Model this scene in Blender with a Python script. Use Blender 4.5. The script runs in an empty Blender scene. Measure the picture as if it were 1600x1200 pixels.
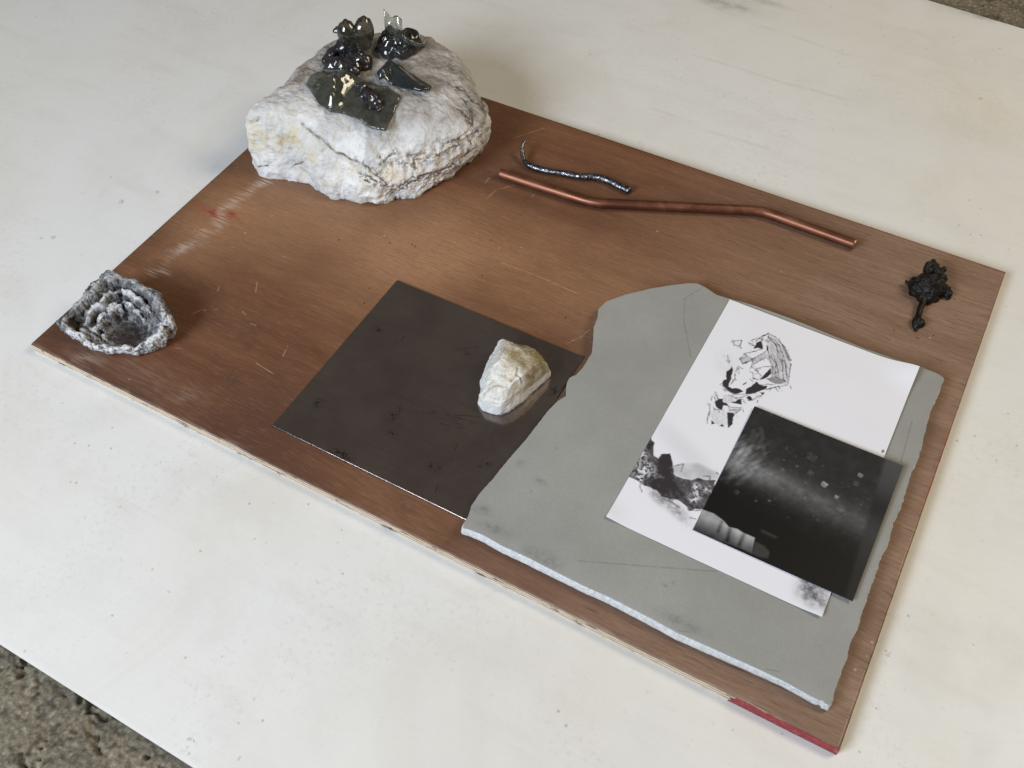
import bpy, bmesh, math
import numpy as np
from mathutils import Vector, Matrix
from mathutils.bvhtree import BVHTree

scene = bpy.context.scene
COL = scene.collection

# ---------------------------------------------------------------- camera
cam_d = bpy.data.cameras.new("camera")
cam = bpy.data.objects.new("camera", cam_d)
COL.objects.link(cam)
scene.camera = cam
cam_d.sensor_width = 36.0
cam_d.lens = 35.074
cam_d.clip_start = 0.02
cam_d.clip_end = 60
rt = Vector((0.87476135, 0.48447209, -0.00890896))
up = Vector((-0.37728717, 0.69253519, 0.61485722))
bk = Vector((0.30405093, -0.53449209, 0.78858813))
M = Matrix((rt, up, bk)).transposed().to_4x4()
M.translation = Vector((0.8059922, -0.3570946, 0.8384235))
cam.matrix_world = M

# ---------------------------------------------------------------- world and lamps (an indoor room: window behind the camera, warm light from the right)
world = bpy.data.worlds.new("World")
scene.world = world
world.use_nodes = True
bgn = world.node_tree.nodes["Background"]
bgn.inputs[0].default_value = (1.0, 0.90, 0.77, 1)
bgn.inputs[1].default_value = 0.13

def area(name, loc, target, sx, sy, power, col):
    d = bpy.data.lights.new(name, 'AREA')
    d.shape = 'RECTANGLE'; d.size = sx; d.size_y = sy
    d.energy = power; d.color = col
    o = bpy.data.objects.new(name, d); COL.objects.link(o)
    o.location = loc
    o.rotation_euler = (Vector(target) - Vector(loc)).to_track_quat('-Z', 'Y').to_euler()
    return o
area("window_light", (-0.25, -1.85, 1.45), (0.45, 0.3, 0), 1.15, 0.95, 74, (0.79, 0.885, 1.0))
area("room_light", (2.1, 1.25, 2.3), (0.5, 0.3, 0), 1.0, 1.0, 38, (1.0, 0.86, 0.63))

scene.render.engine = 'CYCLES'
vs = scene.view_settings
vs.view_transform = 'Standard'; vs.look = 'None'; vs.exposure = 0.12; vs.gamma = 1.0
vs.use_curve_mapping = False

# ---------------------------------------------------------------- measured outlines, in metres
WALLBOARD=[(.5962,.4131),(.605,.4178),(.6138,.417),(.631,.412),(.6428,.4129),(.6681,.4168),(.7138,.4181),(.7465,.417),(.7975,.4151),(.8398,.4172),(.854,.4191),(.8741,.4184),(.8806,.4162),(.8807,.3925),(.8791,.3685),(.8815,.3374),(.8838,.3074),(.8821,.2837),(.8836,.2623),(.8841,.2409),(.8825,.2228),(.8849,.1996),(.8834,.1823),(.8836,.1634),(.8834,.1446),(.8834,.1216),(.8847,.106),(.8831,.0891),(.885,.0724),(.8838,.0621),(.8846,.0474),(.8855,.0293),(.8847,.0264),(.8672,.0266),(.8457,.0279),(.8121,.0272),(.7761,.0257),(.7512,.0246),(.7223,.0257),(.6856,.0264),(.659,.0252),(.6319,.0255),(.6035,.026),(.5759,.0252),(.5548,.0265),(.5398,.0252),(.5344,.0238),(.5327,.0291),(.5329,.037),(.5297,.0471),(.5297,.064),(.5327,.0845),(.535,.1109),(.5385,.137),(.5405,.1656),(.5417,.1827),(.5445,.1971),(.5495,.2073),(.5457,.2118),(.5419,.2221),(.5412,.2294),(.5455,.2356),(.5473,.2482),(.5469,.2598),(.5467,.2707),(.5389,.2897),(.5327,.3039),(.5299,.3192),(.5256,.3297),(.528,.344),(.5427,.364),(.5643,.3868),(.5817,.4018)]
INK=[[(.0479,.2599),(.0483,.2697),(.051,.2744),(.0556,.2681),(.0564,.2645),(.0517,.2635)],[(.0344,.2174),(.0364,.2223),(.0368,.2271),(.0397,.2218),(.0405,.2161),(.042,.2108),(.0422,.2048),(.0434,.2002),(.0471,.1993),(.0505,.2019),(.0546,.2026),(.059,.2013),(.0565,.1977),(.0533,.1945),(.0479,.1945),(.043,.1956),(.0386,.1984),(.0358,.2013),(.0359,.2052),(.0377,.2077)],[(.0605,.2058),(.0634,.2112),(.065,.2158),(.0661,.2202),(.0703,.2179),(.073,.2179),(.0783,.22),(.078,.2161),(.0744,.2112),(.0708,.2062),(.0667,.2025),(.0624,.1994)],[(.0686,.2238),(.0704,.2339),(.0727,.2444),(.0759,.2369),(.0746,.2316),(.0718,.227)],[(.0384,.1753),(.0404,.18),(.0437,.1826),(.0463,.1789),(.0495,.1791),(.052,.1768),(.0477,.1752),(.0485,.1691),(.0449,.1686),(.0408,.1707)],[(.0546,.1688),(.0593,.1707),(.0618,.1699),(.0616,.1655),(.0641,.1583),(.0626,.1511),(.0603,.1548),(.0577,.1605)],[(.0566,.186),(.0598,.1921),(.0634,.1853),(.0596,.1839),(.0522,.182)],[(.0643,.196),(.0667,.1995),(.071,.1967),(.0686,.1932)],[(.0441,.1516),(.0483,.1497),(.046,.147)],[(.0533,.1489),(.0555,.1529),(.0581,.1505)],[(.0758,.2089),(.0783,.211),(.0785,.2074),(.0767,.2065)],[(.0488,.2804),(.0542,.2875),(.0519,.2813)],[(.055,.2103),(.0577,.2148),(.0579,.2127),(.0559,.2093)],[(.0453,.2356),(.0487,.2414),(.049,.2377)],[(.0584,.2712),(.0603,.2706),(.0632,.2642),(.0609,.2645)]]
GREY=[(.86,[(.0555,.2808),(.0552,.288),(.0635,.2868),(.0702,.2808),(.0838,.2675),(.0894,.2596),(.0929,.2446),(.096,.2312),(.0842,.2262),(.0755,.229),(.0773,.2361),(.0727,.2459),(.0666,.2566),(.0599,.2688)]),(.78,[(.0521,.2472),(.0609,.263),(.0642,.2553),(.0601,.2499),(.0551,.2394)]),(.78,[(.04,.2406),(.0418,.2478),(.0517,.2454),(.0499,.2413),(.0455,.235)]),(.5,[(.0737,.228),(.0812,.2344),(.0924,.2352),(.0903,.2303),(.0842,.2262)]),(.5,[(.0707,.281),(.0773,.2766),(.088,.2636),(.0866,.2612),(.0792,.2697)]),(.9,[(.0389,.1617),(.05,.1721),(.061,.1552),(.0553,.1507),(.0466,.1495)]),(.88,[(.0421,.1868),(.0497,.1925),(.0553,.1867),(.0513,.1772),(.0463,.1789)]),(.9,[(.0527,.1736),(.0644,.18),(.0627,.1704),(.0555,.1693)])]
STROKE=[[(.0256,.2589),(.0276,.2611),(.0329,.265)],[(.0256,.2589),(.0283,.2548),(.0339,.2566),(.0367,.2538)],[(.0331,.2646),(.0339,.2566)],[(.0402,.2653),(.0434,.2646)],[(.0424,.2702),(.047,.2762),(.05,.2803),(.0542,.2875)],[(.0542,.2875),(.0623,.287),(.0669,.2838),(.0726,.2805),(.0792,.2745),(.088,.2636)],[(.0894,.2596),(.0929,.2446),(.096,.2312),(.0869,.2232),(.0801,.2165)],[(.0557,.2834),(.0612,.2807),(.0674,.2761),(.0717,.2688),(.0792,.2619),(.0847,.2555),(.0929,.2385)],[(.0579,.2805),(.066,.2769),(.0702,.2712)],[(.0599,.2688),(.0666,.2566),(.0731,.2477),(.0782,.2336)],[(.0717,.2578),(.0782,.2489),(.0856,.2345)],[(.0688,.2784),(.0763,.2698),(.0838,.2582),(.0902,.2431)],[(.075,.2549),(.0782,.2428),(.0833,.2348)],[(.0796,.2606),(.0852,.2465),(.0901,.2355)],[(.0415,.2485),(.048,.2552),(.0559,.2642)],[(.0415,.2485),(.0519,.2463),(.0609,.263)],[(.0519,.2463),(.0551,.2363),(.0586,.2344),(.0662,.2424),(.0738,.2473)],[(.0551,.2394),(.061,.2504),(.0642,.2553),(.0694,.2519)],[(.04,.2406),(.0455,.235),(.0499,.2413),(.0519,.2463)],[(.0429,.2243),(.0435,.23),(.0423,.2232)],[(.0428,.2189),(.0457,.2128),(.0449,.2048)],[(.0557,.2289),(.0589,.2292),(.0622,.2218),(.0645,.2231)],[(.0605,.2339),(.0677,.2294)],[(.0358,.1999),(.0428,.1947),(.0536,.1939),(.0624,.1994),(.071,.2056)],[(.052,.1923),(.0552,.1896),(.0602,.1938),(.0647,.1992)],[(.0507,.1901),(.0598,.1891)],[(.0482,.1769),(.055,.1763),(.0651,.1811),(.0622,.1716)],[(.0555,.1722),(.0622,.1773)],[(.0358,.1805),(.0391,.1764)],[(.0333,.1798),(.0345,.1754)],[(.0351,.1698),(.0385,.1615),(.0386,.1558),(.042,.1462)],[(.0342,.187),(.035,.1852)],[(.0378,.1823),(.0399,.1798)],[(.0639,.1899),(.0666,.1884)],[(.067,.1931),(.0706,.195),(.0733,.1994)],[(.0733,.2024),(.0765,.2056)],[(.0783,.2155),(.0817,.2181),(.0871,.2241)],[(.0858,.2218),(.0878,.2207)],[(.0719,.218),(.0778,.2227),(.0837,.2245)],[(.0273,.2384),(.0301,.232),(.0328,.2288)],[(.0409,.1664),(.0434,.167)],[(.0381,.1996),(.0382,.1966)],[(.0466,.2711),(.0489,.2772),(.0558,.277)],[(.0755,.229),(.0801,.2346),(.0924,.2352)],[(.0668,.287),(.0697,.2821),(.0768,.278)]]
WASH=[(-.0033,.1046),(.0001,.1038),(.0051,.0987),(.0064,.0942),(.0116,.0841),(.0161,.0832),(.0169,.0905),(.0234,.0958),(.0284,.0891),(.0354,.0744),(.0416,.0737),(.0538,.0762),(.0591,.0824),(.0678,.0838),(.075,.087),(.0758,.08),(.0769,.0677),(.0764,.053),(.0643,.0448),(.0601,.0489),(.0515,.0506),(.0363,.0463),(.0305,.0504),(.0175,.0498),(.0098,.0521),(-.0029,.0518),(-.0024,.0638),(-.0033,.0837),(-.0032,.0942)]
WASHBLACK=[[(.0161,.0832),(.0169,.0905),(.0234,.0958),(.0284,.0891),(.0307,.0836),(.0214,.0802)],[(-.0022,.1043),(.0051,.0987),(.0064,.0942),(.0032,.0907),(-.0015,.0951)],[(.0037,.0773),(.017,.0811),(.029,.0843),(.0354,.0744),(.0405,.064),(.0271,.0583),(.0166,.0759)],[(.0098,.0521),(.0133,.059),(.0394,.0667),(.0557,.0593),(.051,.0519),(.03,.0517)]]
WASHLIGHT=[((.0092,.0651),.011),((-.0009,.0816),.006),((.0608,.0726),.004),((.0642,.0639),.005),((.0716,.0745),.004),((.0642,.0575),.004),((.0102,.054),.003)]
WASHGREY=[(.0313,.0822),(.0399,.0903),(.0527,.0981),(.0717,.0968),(.0769,.0905),(.0688,.0844),(.0535,.0769),(.0414,.0744),(.0354,.0744)]
STROKE2=[[(-.0021,.0515),(.007,.0523),(.0126,.0504),(.0138,.0461),(.0178,.0418)],[(.0137,.0494),(.0248,.0513),(.0316,.051),(.0363,.0463)],[(.0363,.0463),(.0446,.0484),(.0515,.0506),(.0606,.0491),(.0643,.0448),(.0762,.0505)],[(.0382,.0449),(.0473,.0451),(.0559,.0434)],[(.0428,.0466),(.0473,.0483)],[(.0686,.0378),(.0738,.0391)],[(.0324,.0828),(.0399,.0903),(.0412,.0809)],[(.0626,.0868),(.068,.0897),(.0699,.0834)],[(.072,.0961),(.0736,.0953)]]
SMUDGE=[((.0409,.0448),.022,.006,.35),((.0565,.039),.016,.006,.3),((.0329,.042),.012,.004,.3),((.1926,.0183),.013,.011,.55),((.1887,.0251),.008,.005,.6),((.2005,.0146),.014,.01,.35),((.205,.1973),.0012,.002,.9),((.0346,.1061),.05,.012,.06)]
SPECK=[((.091,.105),.00316,.75),((.1055,.0973),.00211,.7),((.1178,.1308),.00263,.6),((.1172,.12),.00281,.42),((.0704,.1291),.00527,.33),((.0754,.1116),.00351,.33),((.0791,.082),.00211,.5),((.0826,.09),.00246,.4),((.0616,.1123),.00176,.45),((.0513,.0632),.00158,.45),((.0403,.0571),.00123,.4),((.0607,.0965),.00211,.35),((.0981,.0648),.00211,.33),((.0479,.0942),.00105,.5),((.1055,.0767),.00176,.3),((.1024,.0728),.0014,.35),((.0928,.0675),.00158,.33),((.1087,.1392),.0014,.3),((.0214,.0577),.00281,.35),((.0476,.113),.00123,.45),((.027,.1138),.00176,.3),((.1232,.0644),.00246,.22),((.0184,.1578),.0014,.35),((.0081,.1548),.00105,.4),((.1282,.0814),.00439,.28),((.0453,.1275),.00123,.4),((.0827,.125),.00211,.33),((.0562,.1225),.00105,.4),((.1114,.091),.00105,.35)]
BAND=[(-.004,.0945),(.0576,.0925),(.1347,.0827)]
STREAKS=[[(.0155,.1372),(.0209,.1277),(.02,.1149)],[(.01,.1317),(.01,.1168),(.0068,.1004)],[(.0147,.1293),(.0146,.1144),(.0122,.1009)],[(.0255,.1179),(.0285,.1122)],[(.0076,.1131),(.006,.0927),(.0022,.0787)],[(.0154,.1075),(.0106,.0905),(.0075,.0745)],[(.0137,.0874),(.0098,.0734),(.0083,.0632)],[(.0022,.0646),(.0106,.0715),(.019,.0831)],[(.0275,.0949),(.0227,.0781),(.0181,.0663)]]
SLEEVE=[(.0,.0245),(.0104,.0257),(.0214,.0229),(.0283,.019),(.0356,.0208),(.0414,.0197),(.0533,.0197),(.057,.0026),(.0443,.003),(.0241,.0005),(-.0002,.0001)]
FOLDS=[[(.0203,.0212),(.0213,.0097)],[(.0298,.0176),(.0321,.0049)],[(.0432,.0196),(.0432,.0056)]]
FOLDLIGHT=[[(.0367,.0182),(.0402,.0136),(.0411,.0045)],[(.0096,.0231),(.0089,.0117)],[(.0467,.0172),(.0486,.0054)],[(.0257,.0165),(.0278,.0068)]]
HAND=[(.0547,.0162),(.0639,.0159),(.0704,.0121),(.0712,.0052),(.0652,.0029),(.057,.0026)]
GLINT=[(.0571,.0294),(.0695,.0292)]
STRIP=[(.1332,.1574),(.1437,-.0008)]
BASE=[(.0321,.3513),(.053,.3375),(.0693,.3463),(.08,.3507),(.1098,.3558),(.1316,.3527),(.1538,.3487),(.1642,.357),(.1841,.3585),(.2109,.3664),(.2199,.3739),(.2226,.3899),(.2363,.3933),(.2472,.4085),(.2574,.4356),(.2644,.4628),(.2641,.4822),(.2672,.4995)]
RIM=[(.0344,.3544,.095),(.0704,.3686,.09),(.1092,.3785,.088),(.1589,.3741,.066),(.202,.3806,.05),(.2322,.4152,.062),(.2663,.4451,.075),(.2814,.476,.082),(.278,.5207,.085),(.2542,.5354,.088),(.2334,.5554,.092),(.2027,.5758,.095),(.1736,.585,.1),(.1386,.5871,.102),(.0981,.5667,.105),(.0512,.5333,.105),(.0419,.5042,.105),(.0391,.4655,.1),(.0422,.4217,.1),(.0392,.3866,.098)]
BARK=[(.0204,.0294,.018),(.026,.0383,.03),(.0259,.0521,.03),(.0298,.0761,.035),(.0304,.0833,.045),(.0324,.0944,.05),(.0444,.102,.055),(.0585,.1008,.055),(.0676,.1036,.052),(.0842,.1027,.05),(.0968,.102,.048),(.1086,.0997,.045),(.1143,.0952,.04),(.1261,.0898,.035),(.1332,.0868,.025),(.136,.0827,.018),(.1303,.0762,.014),(.1374,.0678,.016),(.1282,.0546,.016),(.1228,.0486,.016),(.1169,.0422,.014),(.1041,.0403,.014),(.0954,.0347,.016),(.0877,.0283,.014),(.076,.0271,.014),(.0624,.0238,.014),(.0478,.0284,.016),(.0384,.0255,.018)]
BARKH=[(.0815,.0583,.017),(.0758,.052,.016),(.0877,.065,.02),(.0674,.058,.018),(.0632,.0522,.03),(.072,.0614,.036),(.0802,.0734,.038),(.0912,.0794,.038),(.1037,.0787,.036),(.1061,.0714,.03),(.054,.062,.03),(.0649,.0756,.033),(.0789,.0876,.035),(.0918,.0946,.037),(.0419,.0472,.034),(.0522,.0626,.044),(.0665,.0769,.048),(.079,.0901,.05),(.0924,.0996,.05),(.0325,.0698,.032),(.0431,.0845,.036),(.0578,.0948,.04),(.0722,.1027,.043),(.0349,.0847,.052),(.052,.0962,.06),(.0721,.1005,.056),(.1148,.0784,.036),(.1161,.0898,.042),(.1257,.0799,.03),(.1222,.0676,.03),(.1111,.0571,.024),(.1261,.0588,.02),(.1068,.053,.013),(.1034,.0491,.014),(.0184,.0461,.014),(.0236,.0446,.014),(.0455,.0444,.024),(.0548,.0366,.02),(.0722,.0365,.017),(.048,.033,.022)]
BARKRIDGE=[[(.0632,.0522,.03),(.072,.0614,.036),(.0802,.0734,.038),(.0912,.0794,.038),(.1037,.0787,.036)],[(.0419,.0472,.034),(.0522,.0626,.044),(.0665,.0769,.048),(.079,.0901,.05),(.0924,.0996,.05)],[(.033,.0859,.05),(.0471,.0991,.055),(.0683,.1028,.052)],[(.0469,.0823,.04),(.0548,.0899,.04),(.0631,.0889,.04)],[(.1086,.0922,.042),(.1208,.088,.036),(.1282,.0791,.03)]]
STONE=[(.4533,.2347,.034),(.4562,.2379,.036),(.4665,.2384,.037),(.4806,.24,.037),(.4942,.2426,.036),(.5068,.2383,.035),(.5173,.2315,.034),(.519,.2283,.034),(.518,.2217,.034),(.5136,.2044,.035),(.5097,.1866,.035),(.5033,.1677,.033),(.4985,.1602,.031),(.4901,.157,.03),(.4794,.156,.029),(.4703,.1609,.028),(.4689,.1663,.027),(.465,.1781,.029),(.4584,.1866,.03),(.4583,.1938,.031),(.4547,.2073,.032),(.4544,.2223,.033),(.4543,.2309,.034)]
PIPE=[(.3151,.4832),(.3672,.4852),(.4188,.488),(.4322,.489),(.4448,.4916),(.4592,.4973),(.5351,.5316),(.6076,.5642),(.6218,.5698),(.637,.5724),(.6818,.5715),(.7416,.57)]
ROD=[(.3194,.5411,.03),(.3197,.5325,.027),(.3236,.5262,.022),(.3308,.5194,.0175),(.3442,.5149,.0165),(.3636,.5173,.0165),(.3825,.5224,.0165),(.4035,.5269,.0165),(.4225,.5351,.0165),(.4369,.5369,.0165),(.4552,.5342,.0165),(.4703,.5322,.0165)]
LUMP=[((.8319,.5378,.026),.0128),((.8277,.535,.022),.0107),((.8387,.5437,.024),.0101),((.8187,.542,.02),.006),((.8297,.5591,.03),.0074),((.8259,.5599,.034),.0043),((.8314,.5654,.034),.0024),((.8279,.5675,.036),.0017),((.8363,.5577,.03),.006),((.8384,.5626,.03),.0021),((.8414,.5679,.03),.002),((.8143,.5409,.02),.0024),((.8103,.5394,.02),.002),((.8497,.548,.02),.0056),((.853,.547,.018),.0051),((.8558,.5426,.015),.0019),((.8378,.5283,.02),.0067),((.8303,.5277,.02),.006),((.8442,.5324,.016),.0034),((.834,.5167,.02),.0035),((.8339,.5095,.02),.0032),((.8345,.5015,.019),.0031),((.8353,.4937,.018),.0032),((.8363,.4883,.017),.0048),((.8398,.4878,.016),.0048),((.8366,.4826,.016),.0032),((.8383,.4777,.015),.0017),((.8217,.5301,.018),.004),((.8413,.5551,.026),.0054)]
GLASSA=[(.0835,.419),(.0823,.4294),(.0898,.4457),(.0984,.4471),(.1084,.4533),(.1207,.4562),(.1324,.4576),(.1476,.4584),(.1568,.4585),(.1706,.4635),(.1936,.459),(.1981,.4356),(.2026,.4104),(.1926,.4073),(.1832,.4056),(.1601,.4082),(.1448,.408),(.1374,.4053),(.1296,.401),(.111,.4051),(.0955,.4135)]
GLASSAL=[((.1478,.4473),.0067),((.1572,.4427),.0082),((.1664,.4405),.009),((.1539,.4362),.0052),((.1755,.436),.0067),((.1711,.4289),.0052),((.1386,.4472),.0038),((.1813,.4297),.0033)]
GLASSAD=[((.1187,.4652),.0075),((.1235,.4628),.0075),((.1165,.4591),.0052),((.1156,.4536),.0033),((.1282,.4628),.0052)]
GLASSAB=[((.1171,.4284),.014,.016),((.1258,.414),.011,.011),((.0959,.4316),.016,.012),((.1211,.4475),.016,.012),((.1668,.4173),.012,.005)]
GLASSB=[(.1525,.471),(.1487,.4813),(.1484,.4936),(.1416,.5039),(.1452,.5104),(.1557,.5089),(.1764,.5011),(.2053,.4945),(.2189,.4896),(.2212,.4824),(.2143,.4728),(.2019,.4708),(.1791,.4706),(.1635,.4708),(.1586,.4664)]
GLASSBR=[(.1584,.4751),(.1568,.4941),(.1732,.488),(.2065,.4766),(.2251,.4782)]
CLUMP=[((.0723,.4723),.005,.0063),((.0744,.4785),.006,.0079),((.0786,.468),.004,.0059),((.0915,.4749),.008,.0108),((.0919,.4675),.005,.0069),((.1014,.4676),.003,.0039),((.0984,.4811),.008,.0098),((.1028,.4886),.012,.0098),((.1098,.4924),.01,.0108),((.117,.4937),.008,.0108),((.1191,.4999),.006,.0069),((.1272,.4903),.002,.0035),((.1221,.4838),.003,.0049),((.0785,.491),.014,.0079),((.0806,.4973),.02,.0083),((.0827,.5037),.024,.0094),((.0914,.5005),.018,.0098),((.0921,.5088),.024,.0079),((.0687,.512),.03,.0055),((.0784,.5145),.032,.0067),((.0665,.5081),.028,.0043),((.1009,.5031),.014,.0089)]
DISC=[((.121,.5286),.006,.0102),((.1307,.526),.007,.0118),((.1403,.526),.008,.0128),((.1498,.5285),.008,.0122),((.1531,.538),.01,.0138),((.1553,.547),.012,.0118),((.1398,.544),.016,.0157),((.1279,.5376),.014,.0138),((.1169,.5396),.012,.0089),((.1527,.5562),.016,.0079),((.1239,.5487),.018,.0098),((.1444,.5517),.02,.0098)]
STRIPP=[(.1219,.5336,.12),(.1287,.5365,.15),(.149,.5316,.15),(.1666,.5462,.125)]
GPOS=[(.0931,.5051,.12),(.09,.4897,.16),(.123,.5074,.16)]
LOBES=[[(.0879,.5092,.116,.0085),(.0871,.5071,.126,.0095),(.0863,.5048,.136,.0105),(.0868,.5038,.144,.01),(.0892,.5054,.146,.0095)],[(.0947,.5128,.113,.009),(.0983,.5148,.122,.01),(.1032,.5139,.133,.0105),(.1058,.515,.142,.0105),(.1042,.5135,.146,.0105)]]
SCRAPE=[(.0595,.3361),(.0552,.3202),(.052,.3072),(.0477,.296),(.0458,.2817),(.0498,.2686),(.0504,.2517),(.0599,.2441),(.058,.2305),(.0539,.2158),(.0545,.1998),(.0493,.1868),(.0441,.174),(.0378,.1626),(.0517,.1505)]
REDMARK=[(.0396,.2609,.014,.006),(.0332,.2605,.02,.004),(.0603,.2678,.014,.005),(.0248,.2586,.008,.003)]
SMEAR=[(.067,.0137,.022,.014,.4),(.0579,.007,.012,.01,.25),(.1417,.0277,.035,.014,.25),(.1731,.0188,.04,.014,.22),(.1946,.0273,.02,.012,.2),(.1378,.0388,.014,.01,.2)]
DARKSM=[(.0826,.0037,.012,.005,.6),(.1425,.0005,.03,.006,.6),(.2233,.0672,.012,.006,.6),(.1317,.0026,.02,.004,.5),(.2516,-.0023,.02,.004,.6),(.406,-.002,.014,.004,.7),(.3072,.0015,.03,.003,.5),(.4708,.0204,.012,.01,.35),(.2125,-.0036,.02,.003,.6),(.1576,.0001,.03,.004,.5)]
SCRATCH=[[(.0405,.2202),(.0397,.229)],[(.1288,.1598),(.1252,.1673)],[(.1679,.1792),(.159,.1933)],[(.1267,.1198),(.132,.13),(.1362,.1304)],[(.1446,.1368),(.1463,.1385)],[(.173,.1486),(.1791,.1465)],[(.1912,.1386),(.1994,.1395)],[(.1421,.0716),(.1502,.0743)],[(.0978,.2232),(.0996,.225)],[(.0769,.129),(.0795,.1304)],[(.304,.4647),(.3037,.4752)],[(.3669,.4713),(.3678,.476)],[(.3198,.4397),(.3225,.4599),(.3376,.4786)],[(.2921,.5583),(.3179,.5956)],[(.159,.2403),(.1641,.2412)],[(.3882,.3534),(.4403,.3542),(.4878,.3515)],[(.5134,.2813),(.5185,.2905)],[(.352,.4224),(.361,.4213)],[(.2524,.1182),(.2481,.1319)],[(.5137,.2819),(.5219,.2954),(.5255,.3102)],[(.2328,.0968),(.2591,.0937)]]
DARKDOT=[(.2986,.5253),(.0751,.3935),(.2019,.2947),(.2856,.2243),(.3806,.3247),(.4944,.3128),(.2781,.2465),(.2584,.3188),(.3609,.3801),(.2871,.3286),(.2827,.3289),(.8571,.4811),(.8438,.4687),(.8416,.4686),(.8175,.468),(.8637,.5458)]
PENCIL=[[(.6525,.0488),(.7543,.0937)],[(.6031,.3891),(.6133,.3609),(.6406,.3157)],[(.8668,.3454),(.8705,.2905)],[(.6137,.4172),(.6017,.3884)],[(.7503,.0269),(.7591,.0302)],[(.828,.0305),(.8389,.0338)],[(.6441,.0449),(.758,.0957)]]
WBSPOT=[(.542,.0491,.012,.008),(.5614,.0381,.02,.006),(.6209,.0306,.02,.014),(.6041,.0308,.014,.01),(.723,.0604,.003,.002),(.7283,.0663,.002,.003),(.7494,.035,.03,.008),(.539,.048,.012,.007),(.5592,.0358,.02,.006),(.5743,.1027,.008,.005),(.5696,.1444,.002,.002),(.5715,.0888,.002,.002),(.5475,.1114,.006,.006)]
PSCR=[[(.432,.1308),(.4842,.1416)],[(.4398,.127),(.4837,.1334)],[(.4482,.1219),(.4805,.13)],[(.4335,.1284),(.4628,.1331)],[(.4808,.09),(.477,.1093)],[(.3548,.1953),(.3524,.2012),(.3558,.2049)],[(.4746,.1332),(.4798,.1424)],[(.4876,.0494),(.4851,.0597)],[(.4183,.182),(.4209,.1869)],[(.4166,.1208),(.48,.1489)],[(.4054,.2102),(.4335,.2291)]]
PSPOT=[(.413,.0885,.006,.003),(.4711,.0741,.007,.003),(.402,.1096,.004,.008),(.5146,.1024,.005,.003),(.4255,.214,.003,.002),(.531,.2145,.004,.006),(.4886,.0356,.003,.003),(.3822,.0422,.012,.005),(.3248,.0839,.004,.006),(.5101,.097,.002,.003),(.3214,.1973,.006,.003)]
TSPOT=[(.4283,-.2475,.003),(.4326,-.247,.002),(.456,-.217,.0015),(.431,-.2539,.002),(.4358,-.2572,.002),(.4745,-.2401,.002),(.3227,-.1523,.002),(.1418,-.0652,.0018),(.2194,-.0459,.0018),(.2813,-.0321,.0013),(.3072,.0161,.0013),(.2201,-.1051,.0015),(.3703,-.0679,.0014),(.4254,-.022,.0014),(.4301,-.0351,.0013),(.9172,.1052,.002),(.9188,.1075,.0016),(.9185,.1046,.0015),(.8043,.9479,.004),(.9147,.0602,.001),(.8883,.3937,.002),(-.0212,.1838,.0013),(-.0581,.2658,.004),(-.1142,.1422,.005),(-.1257,.1347,.003),(-.0856,.2306,.005),(.4352,.6435,.002),(.3803,.632,.003),(.4423,.634,.0018),(.9009,.6699,.0016),(.8229,-.0214,.0015),(.8601,-.0046,.001)]
TLINE=[[(.4181,.8573),(.4857,.8585),(.5529,.8555),(.6427,.8594)],[(.3839,.989),(.4617,.9725),(.5417,.9687),(.6204,.9605)],[(.4903,.7065),(.587,.7106)],[(.4212,.7161),(.4776,.715)]]
TSTAIN=[(.814,.9355,.12,.07,.5),(.7805,.8629,.1,.05,.35),(.4094,1.0027,.05,.012,.9),(.4586,1.0349,.04,.008,.7),(.7259,1.1582,.05,.008,.8),(.7521,1.147,.03,.006,.9),(.7699,1.1508,.012,.006,.9),(-.0458,.3429,.05,.02,.35),(.0838,.098,.05,.01,.2),(.9164,.2691,.06,.1,.5),(.9545,.2124,.08,.15,.35),(.0922,-.0499,.05,.01,.15),(.7372,.0641,.01,.01,.3)]
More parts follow.
